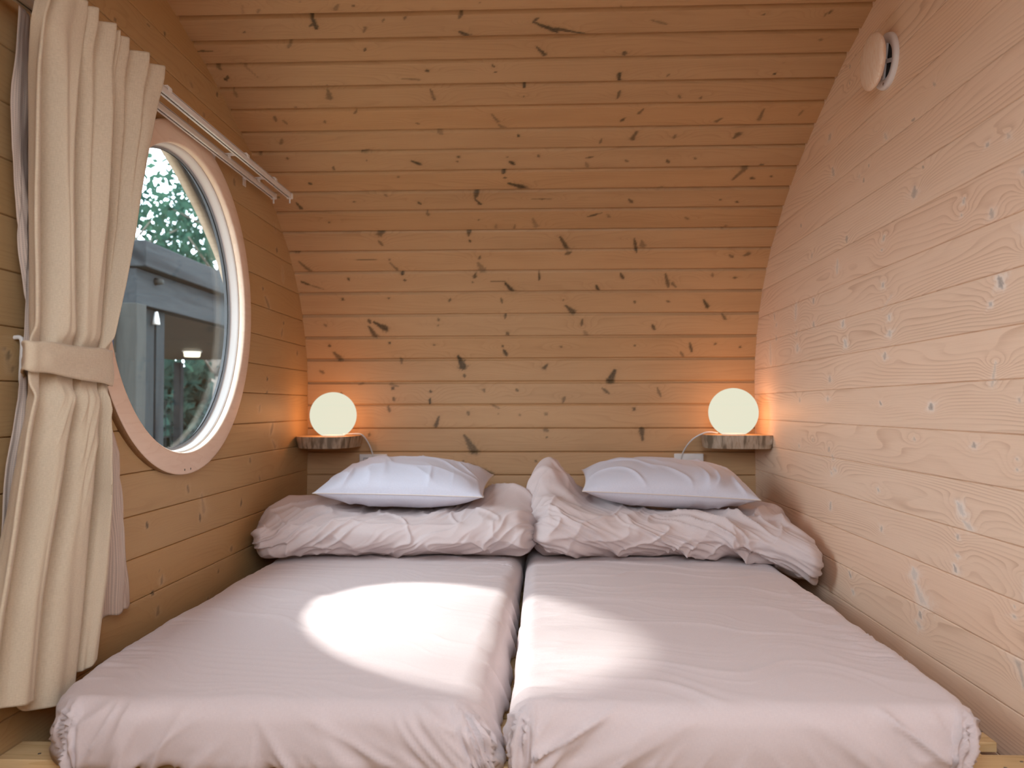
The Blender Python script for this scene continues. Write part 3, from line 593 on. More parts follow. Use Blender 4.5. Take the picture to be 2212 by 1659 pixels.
# ------------------------------------------------------------------ mattresses
def add_cuv(me, UV):
    at = me.attributes.new('cuv', 'FLOAT_VECTOR', 'POINT')
    A = np.zeros((len(me.vertices), 3), np.float32); A[:, :2] = UV.reshape(-1, 2); at.data.foreach_set('vector', A.ravel())
def mattress(x0, x1, y0, y1, seed, label, skew=0.0, cutL=0.0, cutR=0.0, cutC=0.0):
    zt, zb = CZ-0.600, ZS; H = zt-zb; r = 0.038
    hx, hy = (x1-x0)/2-r, (y1-y0)/2-r; L = r*math.pi/2+(H-2*r)+r*1.3
    st_ = 0.0065
    p = np.linspace(-hx-L, hx+L, int(2*(hx+L)/st_)); q = np.linspace(-hy-L, hy+L, int(2*(hy+L)/st_))
    Pp, Qq = np.meshgrid(p, q, indexing='ij')
    ex = np.maximum(np.abs(Pp)-hx, 0); ey = np.maximum(np.abs(Qq)-hy, 0)
    # corners of the fitted sheet: pull the excess together
    n = 2.6; d = (ex**n+ey**n)**(1/n); ang = np.arctan2(ey, ex)
    d = np.minimum(d, L)
    dx, dy = np.cos(ang)*(ex+ey > 0), np.sin(ang)*(ex+ey > 0)
    th = np.minimum(d/r, np.pi/2); a1 = r*np.pi/2
    out = r*np.sin(th); dn = r*(1-np.cos(th))
    dd = np.clip(d-a1, 0, H-2*r); dn = dn+dd
    out = out+0.012*np.sin(np.pi*np.clip(dn/H, 0, 1))*(d > 0)
    d3 = np.clip(d-a1-(H-2*r), 0, None); th3 = np.minimum(d3/r, np.pi/2)
    dn = dn+r*np.sin(th3); out = out-r*(1-np.cos(th3))
    X = np.sign(Pp)*(np.minimum(np.abs(Pp), hx)+dx*out); Y = np.sign(Qq)*(np.minimum(np.abs(Qq), hy)+dy*out); Z = -dn
    # crown of the top
    cx, cy = np.clip(np.abs(Pp)/(hx+r), 0, 1), np.clip(np.abs(Qq)/(hy+r), 0, 1)
    Z = Z+0.010*(1-cx**4)*(1-cy**6)*(d <= a1*1.2)-0.0
    Z = Z-0.010*sm(0.82, 1.0, cy)*(Qq < 0)*(d < 0.01)*0
    P = np.stack([X, Y, Z], -1); N = grid_normals(P); 
    side = sm(0.0, a1, d); low = sm(0.3, 1.0, -Z/H)
    corner = (ex > 0)*(ey > 0)
    cdist = np.hypot(np.maximum(hx-np.abs(Pp), 0), np.maximum(hy-np.abs(Qq), 0)); cor = np.exp(-(cdist/0.16)**2)
    wob = 0.05*noise(Pp*5, Qq*5, 0, seed)
    # top: long shallow creases running across, stronger at the long edges
    edge = np.exp(-((hx-np.abs(Pp))/0.09)**2)*(ex <= 0)+1.0*(ex > 0)*np.exp(-ex/0.05)
    w_top = 0.0018*(ridge(Pp*2.2+wob*4, Qq*26+Pp*6+wob*60, 0, seed+1, 5)-0.3)+0.0105*edge*(ridge(Pp*4, Qq*38+wob*60, 0, seed+2, 3)-0.35)*sm(0.25, 0.7, 0.5+0.5*noise(Pp*2, Qq*3.5, 0, seed+40))
    w_top += 0.0018*fbm(Pp*3.2+Qq, Qq*7, 0, seed+3)
    w_top += 0.0055*(ridge(Pp*1.1+2, Qq*6+Pp*1.2+wob*12, 0, seed+21, 6)-0.2)
    # sides: soft vertical gathers, drawn together below and at the corners
    al = np.where(ex > ey, Qq, Pp)
    along = np.where(ex > ey, Qq+Z*0.35, Pp+Z*(0.7*np.sign(Pp)))
    g = ridge(along*11+wob*6, Z*3, 0, seed+4, 2.2)-0.4
    g2 = ridge(along*30, Z*6, 0, seed+5, 2.0)-0.4
    w_side = (0.022*g*(0.25+0.75*low)*sm(0.25, 0.75, 0.5+0.5*noise(along*3, 0, 0, seed+50))+0.006*g2*low)+cor*(0.020*(ridge((ang*7+d*8), d*6, 0, seed+6, 1.8)-0.4)*corner+0.010*g2)
    dsp = w_top*(1-side)+w_side*side
    # diagonal pulls in the front face running down from the corners
    pull = (ridge((Pp*np.sign(Pp)-hx)*9+Z*16, Z*2+3, 0, seed+7, 3)-0.35)*np.exp(-((hx-np.abs(Pp))/0.28)**2)*(Qq < 0)*sm(0, 0.06, ey)
    dsp = dsp+0.022*pull*(1-corner)
    P = P+N*dsp[..., None]*np.where(N[..., 2:3].mean() > 0, 1, -1)
    dep = np.clip(-P[..., 2]/H, 0, 1); yr = (P[..., 1]+(y0+y1)/2-y0)
    P[..., 0] = P[..., 0]-cutR*(1-dep)*np.clip(1-yr/1.5, 0, 1)*sm(hx-0.25, hx, Pp)-cutC*(0.35+0.65*dep)*np.exp(-np.clip(yr, 0, 9)/0.22)*sm(hx-0.35, hx, Pp)+cutL*np.exp(-np.clip(yr, 0, 9)/0.12)*sm(hx-0.35, hx, -Pp)
    Zl = P[..., 2]; P[..., 2] = np.where(side > 0.4, np.maximum(Zl, -H+0.001), Zl)
    yy = P[..., 1]+(y0+y1)/2
    P[..., 0] = P[..., 0]+(x0+x1)/2+skew*(yy-y0)/(y1-y0); P[..., 1] = yy; P[..., 2] += zt
    me = grid_mesh('mattress', P, flip=False); add_cuv(me, np.stack([Pp, Qq], -1))
    o = link('mattress', me, M['sheet']); tag(o, label, 'mattress', 'pair of mattresses on the bed base')
    return o
mattress(-1.070, -0.094, 1.635, 3.62, 11, 'left mattress under a beige rose fitted sheet, beside the curtain, with the brightest sunlight', cutL=0.085, cutR=0.055)
mattress(-0.058, 0.880, 1.640, 3.62, 27, 'right mattress under a beige rose fitted sheet, beside the plain plank wall', cutC=0.055)

# ------------------------------------------------------------------ duvets
def duvet(st, seed, label, wr_dir, y_in=None, hollow=None):
    """st rows: x, yF, yB, zBottom, zTopFront, zTopBack (eye-relative)"""
    st = np.array(st); nx, nphi = 300, 220
    u = np.linspace(0, 1, nx); x = st[0, 0]+(st[-1, 0]-st[0, 0])*u
    C = [np.interp(x, st[:, 0], st[:, i]) for i in range(1, 6)]
    ker = np.hanning(31); ker /= ker.sum()
    C = [np.convolve(np.pad(c, 15, mode='edge'), ker, 'valid') for c in C]
    yF, yB, zb, zf, zk = C
    endp = np.minimum(u, 1-u)*abs(st[-1, 0]-st[0, 0]); cap = np.sqrt(np.clip(1-(1-np.clip(endp/0.085, 0, 1))**2, 0.0, 1))
    cap = np.maximum(cap, 0.0)
    ph = np.linspace(0, 2*np.pi, nphi, endpoint=False)
    c, s = np.cos(ph), np.sin(ph); e = 0.78
    cc = np.sign(c)*np.abs(c)**e; ss = np.sign(s)*np.abs(s)**0.85
    U, PH = np.meshgrid(u, ph, indexing='ij')
    Xg = np.repeat(x[:, None], nphi, 1)
    yc, ry = (yF+yB)/2, (yB-yF)/2
    Y = yc[:, None]+ry[:, None]*cap[:, None]*cc[None]
    fy = np.clip((Y-yF[:, None])/(yB-yF)[:, None], 0, 1)
    top = zf[:, None]+(zk-zf)[:, None]*sm(0.25, 0.8, fy)
    hz = top-zb[:, None]; zc = zb[:, None]+hz*0.5
    Z = zc+hz*0.5*cap[:, None]*ss[None]
    if hollow:
        hx0, hy0, rx, rY, dp = hollow
        Z = Z-dp*np.exp(-((Xg-hx0)/rx)**4-((Y-hy0)/rY)**4)*sm(0.0, 0.5, ss[None])
    P = np.stack([Xg, Y, Z], -1)
    arc = PH*0.17
    N = grid_normals(np.concatenate([P, P[:, :1]], 1))[:, :-1]
    ctr = np.stack([Xg*0+x[:, None], Y*0+yc[:, None], zc], -1)
    sgn = np.sign((N*(P-ctr)).sum(-1).mean()); N = N*sgn
    a = Xg*1.0; b = arc
    wx = 0.10*noise(a*4, b*6, 0, seed)+0.05*noise(a*9, b*11, 0, seed+9)
    k1 = ridge((a+wr_dir*b)*8.5+wx*7, b*3.2+a*1.0+wx*3, 0, seed+1, 3.0)
    k2 = ridge((a+wr_dir*1.6*b)*17+wx*9, b*4.5+wx*4, 0, seed+2, 2.6)
    k3 = ridge((a-wr_dir*0.8*b)*13+wx*8, b*10, 0, seed+3, 3.5)
    big = fbm(a*3, b*7, 0, seed+4, 2)
    amp = 0.35+0.65*sm(-0.5, 0.6, noise(a*3.2, b*4, 0, seed+6))
    k4 = ridge((a+wr_dir*1.2*b)*31+wx*10, b*8+wx*5, 0, seed+14, 2.2)
    d = 0.030*(k1-0.35)*amp+0.018*(k2-0.35)*amp+0.010*(k3-0.3)+0.005*(k4-0.4)*amp+0.014*big
    # gathers at the inner end
    if y_in is not None:
        gi = np.exp(-(np.abs(Xg-y_in)/0.13)**2)
        d = d+gi*0.012*(ridge(b*20+a*6, a*9, 0, seed+8, 2)-0.4)
    d = d*(0.25+0.75*sm(-0.98, -0.55, ss)[None])
    P = P+N*(d*np.minimum(1, cap[:, None]*1.3))[..., None]
    P[..., 2] = np.maximum(P[..., 2], np.where((P[..., 0] > 0.87), -0.74, -0.598+0.006))
    P[..., 0] = np.clip(P[..., 0], WL+0.008, WR-0.008); P[..., 1] = np.minimum(P[..., 1], 3.955)
    P[..., 2] += CZ
    me = grid_mesh('duvet', P, cv=True, flip=True); add_cuv(me, np.stack([a, b*3], -1))
    o = link('duvet', me, M['duvet']); tag(o, label, 'duvet', 'folded duvets at the head of the beds')
    return o
DL = [(-1.155, 3.03, 3.55, -0.59, -0.46, -0.44), (-1.09, 3.03, 3.62, -0.60, -0.415, -0.385), (-1.0, 3.05, 3.70, -0.60, -0.392, -0.372), (-0.85, 3.09, 3.72, -0.60, -0.395, -0.375), (-0.55, 3.08, 3.72, -0.60, -0.408, -0.41),
      (-0.30, 3.075, 3.72, -0.60, -0.405, -0.37), (-0.20, 3.07, 3.72, -0.60, -0.385, -0.325), (-0.12, 3.07, 3.70, -0.60, -0.385, -0.318), (-0.055, 3.06, 3.62, -0.60, -0.41, -0.35), (-0.02, 3.06, 3.5, -0.59, -0.44, -0.40)]
DR = [(-0.055, 3.12, 3.55, -0.59, -0.42, -0.33), (-0.02, 3.10, 3.62, -0.60, -0.39, -0.245), (0.03, 3.085, 3.66, -0.60, -0.365, -0.232), (0.09, 3.08, 3.68, -0.60, -0.365, -0.26), (0.18, 3.08, 3.70, -0.60, -0.385, -0.35),
      (0.35, 3.08, 3.72, -0.60, -0.40, -0.40), (0.60, 3.07, 3.72, -0.60, -0.405, -0.40), (0.78, 3.03, 3.72, -0.60, -0.415, -0.385), (0.90, 2.95, 3.70, -0.63, -0.43, -0.40), (0.97, 2.86, 3.66, -0.665, -0.46, -0.43), (1.02, 2.84, 3.5, -0.66, -0.51, -0.48)]
duvet(DL, 41, 'left folded duvet, a thick roll on the left mattress with a pillow on top', 0.7, y_in=-0.05, hollow=(-0.56, 3.45, 0.38, 0.24, 0.02))
duvet(DR, 77, 'right folded duvet, its inner end standing up tall, its outer end spilling beside the wall', -0.9, y_in=-0.03, hollow=(0.52, 3.45, 0.38, 0.24, 0.02))

# ------------------------------------------------------------------ pillows
def pillow(cx, cy, cz, hw, hd, th, rot, seed, label):
    n, m = 170, 120
    u = np.linspace(-1, 1, n); v = np.linspace(-1, 1, m); Ug, Vg = np.meshgrid(u, v, indexing='ij')
    def half(sg):
        f = (np.clip(1-np.abs(Ug)**2.9, 0, 1)**0.66)*(np.clip(1-np.abs(Vg)**2.8, 0, 1)**0.52)
        pinch = 1-0.045*(1-Vg**2)*np.abs(Ug)**3; pinch2 = 1-0.06*(1-Ug**2)*np.abs(Vg)**3
        X = Ug*hw*pinch; Y = Vg*hd*pinch2
        wx = 0.08*noise(X*7, Y*7, 0, seed)
        edge = np.exp(-((1-np.abs(Vg))/0.55)**2)
        w = 0.026*(ridge(X*19+wx*12+Y*2, Y*2.2, 0, seed+1, 3)-0.35)*edge*sm(0.1, 0.8, 0.5+0.6*noise(X*5, 0.3, 0, seed+5))+0.008*(ridge(X*9+Y*7+wx*8, Y*6, 0, seed+2, 3)-0.3)+0.006*noise(X*4, Y*4, 0, seed+3)
        h = th*f*(1.0 if sg > 0 else 0.82); w = w*(1.0 if sg > 0 else 0.4)
        return np.stack([X, Y, sg*(h+w*np.clip(f*1.6, 0, 1))], -1)
    A, B = half(1), half(-1)
    V = np.concatenate([A.reshape(-1, 3), B.reshape(-1, 3)]); Q = np.concatenate([grid_quads(n, m), grid_quads(n, m, off=n*m)[:, ::-1]])
    R = Matrix.Rotation(rot[2], 3, 'Z') @ Matrix.Rotation(rot[1], 3, 'Y') @ Matrix.Rotation(rot[0], 3, 'X')
    Rn = np.array(R); V = V @ Rn.T
    me = np_mesh('pillow', V, Q); add_cuv(me, np.concatenate([np.stack([Ug*hw, Vg*hd], -1).reshape(-1, 2)]*2))
    o = link('pillow', me, M['pillow']); o.location = (cx, cy, CZ+cz); tag(o, label, 'pillow', 'pillows on the folded duvets')
    # seam running round the edge
    per = [(x, -1) for x in np.linspace(-1, 1, 40)]+[(1, y) for y in np.linspace(-1, 1, 30)[1:]]+[(x, 1) for x in np.linspace(1, -1, 40)[1:]]+[(-1, y) for y in np.linspace(1, -1, 30)[1:]]
    pts = []
    for a, b in per:
        pinch = 1-0.045*(1-b**2)*abs(a)**3; pinch2 = 1-0.06*(1-a**2)*abs(b)**3
        pts.append(Rn @ np.array([a*hw*pinch, b*hd*pinch2, 0.0]))
    P = tube_np(pts, 0.0022, seg=6, sub=2)
    s_ = link('seam', grid_mesh('seam', P, cv=True), M['piping']); s_.parent = o
    return o
pillow(-0.570, 3.425, -0.325, 0.342, 0.235, 0.098, (math.radians(6), math.radians(1), math.radians(-1.5)), 5, 'left pillow, pale lavender, lying on the left duvet below the left lamp')
pillow(0.512, 3.43, -0.325, 0.346, 0.235, 0.100, (math.radians(6), math.radians(2.5), math.radians(-2.5)), 15, 'right pillow, pale lavender, lying on the right duvet below the right lamp')

# ------------------------------------------------------------------ corner shelves and globe lamps
def slab(name, outline, z0, z1, label, seed):
    root = empty(name, (np.mean([p[0] for p in outline]), np.mean([p[1] for p in outline]), CZ+z0), label, 'shelf', 'log slice shelves in the back corners')
    pts = np.array(outline, float); d = np.r_[0, np.cumsum(np.hypot(*np.diff(pts, axis=0).T))]; t = np.linspace(0, d[-1], 60)
    Q = np.stack([np.interp(t, d, pts[:, 0]), np.interp(t, d, pts[:, 1])], 1)
    ker = np.hanning(9); ker /= ker.sum()
    Qs = np.stack([np.convolve(np.pad(Q[:, i], 4, mode='reflect', reflect_type='odd'), ker, 'valid') for i in (0, 1)], 1)
    c = Qs.mean(0); zz = np.linspace(0, 1, 8)
    rings = []
    for q in zz:
        k_ = 1-0.05*(1-q)**1.5+0.012*noise(t*25, q*3, 0, seed)
        rings.append(np.stack([c[0]+(Qs[:, 0]-c[0])*k_, c[1]+(Qs[:, 1]-c[1])*k_, np.full(60, CZ+z0+(z1-z0)*q)], -1))
    P = np.array(rings); P[..., 0] = np.clip(P[..., 0], WL+0.0005, WR-0.0005)
    P[..., 1] = np.minimum(P[..., 1], 3.9765)
    link('bark_edge', grid_mesh('bark_edge', P, cv=True, flip=True), M['bark_edge'], root)
    for nm, r_ in (('top_face', P[-1]), ('under_face', P[0])):
        bm = bmesh.new(); vs = [bm.verts.new(p) for p in r_]; f = bm.faces.new(vs)
        if (nm == 'under_face') == (f.normal.z > 0): bmesh.ops.reverse_faces(bm, faces=[f])
        link(nm, bm_mesh(nm, bm), M['slice_top'], root, smooth=False)
    return root
slab('corner_shelf', [(-1.166, 3.80), (-1.150, 3.735), (-1.10, 3.69), (-1.02, 3.668), (-0.95, 3.68), (-0.912, 3.73), (-0.893, 3.80), (-0.886, 3.88), (-0.882, 3.974), (-1.0, 3.976), (-1.166, 3.976), (-1.166, 3.80)], -0.192, -0.138,
     'thick log slice shelf in the left back corner holding a lamp', 3)
slab('corner_shelf', [(1.032, 3.672), (0.99, 3.664), (0.90, 3.668), (0.82, 3.68), (0.765, 3.705), (0.742, 3.76), (0.752, 3.86), (0.765, 3.974), (0.9, 3.976), (1.032, 3.976), (1.032, 3.672)], -0.192, -0.131,
     'thick grey barked log slice shelf in the right back corner holding a lamp', 9)

def lamp(x, y, zb, r, label, cord, ltxt):
    root = empty('globe_lamp', (x, y, CZ+zb), label, 'lamp', 'glowing globe lamps on the corner shelves')
    a0 = math.asin(0.52)                                    # flat foot of the globe
    prof_ = []
    for i in range(41):
        a = -math.pi/2+0.50+(math.pi-0.50)*i/40
        prof_.append((max(r*math.cos(a), 0.0004), r*math.sin(a)))
    z0 = prof_[0][1]
    def ax(a, b, h): return (x+a, y+b, CZ+zb+0.004+h-z0)
    lathe('globe', prof_, ax, M['globe'], root, 64)
    bm = bmesh.new(); cyl_bm(bm, (x, y, CZ+zb), (x, y, CZ+zb+0.006), r*0.47, seg=40); link('foot', bm_mesh('foot', bm), M['white_plastic'], root)
    l = light('bulb', 'POINT', (x, y, CZ+zb-z0), 4.2, (1.0, 0.50, 0.20), shadow_soft_size=0.04); l.parent = root; l.matrix_parent_inverse = Matrix.Translation(-Vector(root.location))
    tube('cord', [(a, b, CZ+c) for a, b, c in cord], 0.0034, M['white_plastic'], root)
    return root
lamp(-0.992, 3.80, -0.138, 0.109, 'left globe lamp, glowing on the shelf nearer the window', [(-0.955, 3.84, -0.131), (-0.90, 3.86, -0.128), (-0.868, 3.87, -0.135), (-0.845, 3.91, -0.18), (-0.832, 3.945, -0.24), (-0.829, 3.955, -0.30)], 'l')
lamp(0.880, 3.77, -0.131, 0.1125, 'right globe lamp, glowing on the grey barked shelf', [(0.815, 3.80, -0.124), (0.76, 3.80, -0.121), (0.705, 3.84, -0.155), (0.675, 3.90, -0.21), (0.668, 3.945, -0.26), (0.668, 3.955, -0.31)], 'r')

def outlet(xc, zc, w, h, label, kind):
    root = empty('power_outlet', (xc, 3.975, CZ+zc), label, 'outlet', 'white power outlets above the beds')
    box('plate', (xc, 3.970, CZ+zc), (w, 0.012, h), M['white_plastic'], root, bev=0.004)
    if kind == 0:
        box('insert', (xc, 3.9625, CZ+zc-0.002), (w*0.72, 0.006, h*0.66), M['grey_plastic'], root, bev=0.002)
        for s_ in (-1, 1):
            m_ = box('socket', (xc+s_*w*0.19, 3.9590, CZ+zc-0.002), (w*0.28, 0.005, h*0.5), M['white_plastic'], root, bev=0.002)
            for t_ in (-1, 1): box('slot', (xc+s_*w*0.19+t_*0.007, 3.9560, CZ+zc), (0.003, 0.002, 0.012), M['dark_slot'], m_, bev=0)
    else:
        bm = bmesh.new(); cyl_bm(bm, (xc+0.025, 3.965, CZ+zc-0.005), (xc+0.025, 3.925, CZ+zc-0.012), 0.019, 0.016, 24); link('plug', bm_mesh('plug', bm), M['white_plastic'], root)
        tube('plug_cord', [(xc+0.025, 3.93, CZ+zc-0.012), (xc+0.06, 3.90, CZ+zc-0.02), (xc+0.10, 3.90, CZ+zc-0.028), (xc+0.13, 3.92, CZ+zc-0.07)], 0.0035, M['white_plastic'], root)
    bm = bmesh.new(); cyl_bm(bm, (xc-0.02, 3.965, CZ+zc-0.012), (xc-0.02, 3.952, CZ+zc-0.012), 0.014, seg=20); link('plug', bm_mesh('plug', bm), M['white_plastic'], root)
outlet(-0.835, -0.275, 0.138, 0.086, 'white double outlet on the back wall just right of the left shelf', 0)
outlet(0.710, -0.272, 0.142, 0.086, 'white outlet with a plug on the back wall just left of the right shelf', 1)

# ------------------------------------------------------------------ wooden air vent on the right wall
_p = onplane(1911, 133, 0, WR-0.008); VY, VZ = _p[1], _p[2]
vent = empty('air_vent', (WR, VY, CZ+VZ), 'round sauna vent with a wooden disc over a white ring high on the right wall', 'vent')
def axv(a, b, h): return (WR-h, VY+a, CZ+VZ+b)
lathe('ring', [(0.050, 0.002), (0.052, 0.008), (0.060, 0.012), (0.074, 0.013), (0.080, 0.010), (0.082, 0.004), (0.082, 0.0)], axv, M['white_plastic'], vent, 64)
bm = bmesh.new(); cyl_bm(bm, axv(0, 0, 0.001), axv(0, 0, 0.002), 0.052, seg=40); link('opening', bm_mesh('opening', bm), M['dark_slot'], vent)
for a in (0.3, math.pi/2+0.3):
    R_ = Matrix.Rotation(a, 4, 'X'); box('spoke', axv(0, 0, 0.006), (0.006, 0.104, 0.012), M['white_plastic'], vent, bev=0.001, rot=R_)
bm = bmesh.new(); cyl_bm(bm, axv(0, 0, 0.0), axv(0, 0, 0.045), 0.005, seg=16); link('spindle', bm_mesh('spindle', bm), M['steel'], vent)
for b in (-0.068, 0.068):
    bm = bmesh.new(); cyl_bm(bm, axv(0, b, 0.012), axv(0, b, 0.0138), 0.004, seg=12); link('screw', bm_mesh('screw', bm), M['steel'], vent)
lathe('disc', [(0.0004, 0.030), (0.060, 0.030), (0.078, 0.036), (0.0835, 0.043), (0.082, 0.049), (0.070, 0.0545), (0.04, 0.058), (0.0004, 0.059)], axv, M['disc_wood'], vent, 64)

# ------------------------------------------------------------------ curtain rail
rail = empty('curtain_rail', (-1.08, 2.3, CZ+0.87), 'double white metal curtain rail on brackets above the round window', 'curtain rail')
YS = 1.35; E1 = onplane(590, 437, 0, -1.118); E2 = onplane(625, 432, 0, -1.050)
for xr, YE, nm in ((-1.118, E1[1], 'track'), (-1.050, E2[1], 'track')):
    bm = bmesh.new(); zc = CZ+(E1[2]+E2[2])/2+0.022
    box_bm(bm, (xr, (YE+YS)/2, zc+0.008), (0.020, YE-YS, 0.006), 0.0015)
    for s_ in (-1, 1):
        box_bm(bm, (xr+s_*0.0085, (YE+YS)/2, zc), (0.003, YE-YS, 0.018), 0.001)
        box_bm(bm, (xr+s_*0.0062, (YE+YS)/2, zc-0.0085), (0.0066, YE-YS, 0.0025), 0.0)
    tr = link(nm, bm_mesh(nm, bm), M['white_metal'], rail, smooth=False)
    box('slot', (xr, (YE+YS)/2, zc+0.002), (0.013, YE-YS-0.01, 0.004), M['dark_slot'], tr, bev=0)
    bm = bmesh.new(); box_bm(bm, (xr, YE+0.006, zc), (0.024, 0.016, 0.024), 0.003); cyl_bm(bm, (xr, YE+0.006, zc-0.010), (xr, YE+0.006, zc-0.030), 0.0035, seg=12)
    link('end_stop', bm_mesh('end_stop', bm), M['white_metal'], rail, smooth=False)
ZR = (E1[2]+E2[2])/2+0.022
for yb in (1.45, 2.20, 2.80, 3.10):
    bm = bmesh.new()
    box_bm(bm, ((WL-1.04)/2, yb, CZ+ZR+0.017), (-1.04-WL, 0.026, 0.004), 0.001)
    box_bm(bm, (WL+0.002, yb, CZ+ZR+0.007), (0.004, 0.030, 0.040), 0.001)
    for xr in (-1.118, -1.050): box_bm(bm, (xr, yb, CZ+ZR+0.010), (0.026, 0.022, 0.012), 0.002)
    link('bracket', bm_mesh('bracket', bm), M['white_metal'], rail, smooth=False)

# ------------------------------------------------------------------ curtains
def curtain(name, nf, zt, zb_fn, stations, seed, mat, pleat=True, nx=420, nz=330, label='', cat='', hem=True):
    """stations rows: z, y0, y1, xc, amplitude (eye-relative z)"""
    st = np.array(stations)[::-1]; o_ = np.argsort(st[:, 0]); st = st[o_]
    w = np.linspace(0, 1, nx); h = np.linspace(0, 1, nz)
    Wg, Hg = np.meshgrid(w, h, indexing='ij')
    zb = zb_fn(Wg); Z = zt+(zb-zt)*Hg
    f = lambda i: np.interp(Z, st[:, 0], st[:, i])
    y0, y1, xc, am = f(1), f(2), f(3), f(4)
    wv = Wg+0.018*np.sin(2*np.pi*Wg*2.3+seed)+0.010*noise(Wg*6, Hg*2.5, 0, seed)
    ph = 2*np.pi*nf*wv
    s = np.sin(ph); s = np.sign(s)*np.abs(s)**0.75
    a2 = 1+0.35*noise(Wg*nf*0.7, Hg*3, 0, seed+1)
    X = xc+am*s*a2
    # sideways lean of the folds: overlaps like real pleats
    Y = y0+(y1-y0)*Wg+am*0.75*np.cos(ph)*a2
    if pleat:
        pin = np.exp(-((Hg-0.035)/0.03)**2)
        X = X-am*0.3*s*pin
    X = X+0.004*noise(Wg*30, Hg*14, 0, seed+2)+0.006*noise(Wg*9, Hg*9, 0, seed+3)
    X = X+0.004*(ridge(Wg*24+Hg*10, Hg*7, 0, seed+8, 3)-0.3)*sm(0.15, 0.3, Hg)*sm(0.75, 0.5, Hg)
    Y = Y+0.010*noise(Wg*7, Hg*6, 0, seed+4)
    X = np.maximum(X, WL+0.012)
    P = np.stack([X, Y, CZ+Z], -1)
    me = grid_mesh(name, P); add_cuv(me, np.stack([Wg*1.6, Z], -1))
    return P, me
# --- heavy beige curtain on the room-side track
cur = empty('curtain', (-1.05, 1.9, CZ+0.3), 'heavy beige curtain gathered by a tieback at the near side of the round window', 'curtain', None)
ET = [(0.95, 98, 158, 235, 336, -1.026, -1.034), (0.80, 70, 150, 230, 326, -1.026, -1.036), (0.70, 66, 147, 231, 316, -1.026, -1.075), (0.45, 70, 147, 229, 284, -1.028, -1.098), (0.30, 73, 150, 222, 262, -1.028, -1.095),
      (0.14, 77, 157, 213, 238, -1.030, -1.078), (0.03, 77, 157, 211, 236, -1.030, -1.080), (-0.08, 58, 140, 206, 241, -1.028, -1.090), (-0.20, 36, 123, 199, 241, -1.032, -1.110), (-0.40, 5, 95, 187, 232, -1.050, -1.110), (-0.70, -20, 76, 165, 205, -1.075, -1.120)]
def beige_panel():
    E = np.array(ET)[::-1]; nz = 340; h = np.linspace(0, 1, nz); ns = 90
    # the left edge panel, three wide folds; every fold is a face running out to a lip and a short return behind it
    cols = []
    wq = np.linspace(0, 1, ns, endpoint=False)
    zb = np.interp(np.linspace(0, 1, 4*ns), [0, .249, .251, .36, .49, .51, .62, .74, .76, .88, 1.0], [-0.605, -0.608, -0.605, -0.612, -0.618, -0.652, -0.660, -0.652, -0.620, -0.615, -0.595])
    zb = np.convolve(np.pad(zb, 5, mode='edge'), np.ones(11)/11, 'valid')
    P = np.zeros((4*ns, nz, 3))
    for k in range(4*ns):
        pi, q = k//ns, (k % ns)/ns
        Z = 0.888+(zb[k]-0.888)*h
        f = lambda i: np.interp(Z, E[:, 0], E[:, i])
        xt, xv = f(5), f(6)
        def ye(i, x):                       # distance of a fold lip
            uu = f(i) if i > 0 else f(1)-12-60*sm(-0.2, -0.6, Z)
            return dist_at(uu, x)
        y1 = ye(pi+1, xt) if pi < 4 else None
        yp = ye(pi, xt if pi > 0 else xv)
        bk = lambda i: dist_at(f(i)-(6 if i == 1 else 26), xv)
        back = bk(pi) if pi > 0 else yp
        y2 = bk(pi+1)
        fr = 0.80
        if q < fr:
            t = q/fr; e = t+(0.16*np.sin(np.pi*t)*(1-t*0.3) if pi else 0)
            X = xv+(xt-xv)*(np.sin(np.pi/2*np.minimum(e, 1.0)) if pi else e)
            X = X+0.010*np.sin(2*np.pi*t*1.5+pi*2.1+Z*1.5)*sm(0, 0.3, t)*(1-t)
            Y = back+(y1-back)*t
        else:
            t = (q-fr)/(1-fr)
            X = xt+(xv-xt)*sm(0, 1, t); Y = y1+0.006*np.sin(np.pi*t)+(y2-y1)*t
        w = k/(4*ns)
        # pinch pleats of the header
        hd = np.exp(-np.clip(h-0.02, 0, 1)/0.14); fq = (q*(1, 1, 3, 4)[pi]) % 1.0
        sw = (fq/0.78 if fq < 0.78 else (1-fq)/0.22)
        wide = (0.5, 0.7, 1.0, 1.0)[pi]
        X = X+hd*wide*0.042*(sw-0.12); Z = Z+hd*0.016*(sw-0.5)*np.exp(-h/0.03)
        X = X-0.010*np.exp(-(q/0.10)**2)*(pi > 0)*sm(0.05, 0.2, h)
        c2 = np.exp(-((h-0.22)/0.16)**2)*0.010*np.sin(2*np.pi*(w*8+0.1))*sm(0.45, 0.7, w)
        X = X+c2
        X = X+0.0015*noise(w*26, h*9, 0, 3)+0.004*noise(w*9, h*5, 0, 4)+0.006*(ridge(w*18+h*14, h*9, 0, 6, 3)-0.25)*np.exp(-((h-0.60)/0.10)**2)
        tw = np.exp(-((Z-0.095)/0.062)**6)
        X = X+(np.minimum(X, -1.046)-X)*tw
        X = np.maximum(X, WL+0.03)
        P[k] = np.stack([X, Y, CZ+Z], -1)
    ker = np.hanning(7); ker /= ker.sum(); Q = np.pad(P, ((3, 3), (0, 0), (0, 0)), mode='edge')
    P = sum(Q[i:i+4*ns]*ker[i] for i in range(7))
    me = grid_mesh('curtain_panel', P); Wg, Hg = np.meshgrid(np.linspace(0, 1.4, 4*ns), np.linspace(0, 1.6, nz), indexing='ij')
    add_cuv(me, np.stack([Wg, Hg], -1)); return me
panel = link('curtain_panel', beige_panel(), M['curtain'], cur)
sol = panel.modifiers.new('thick', 'SOLIDIFY'); sol.thickness = 0.0025
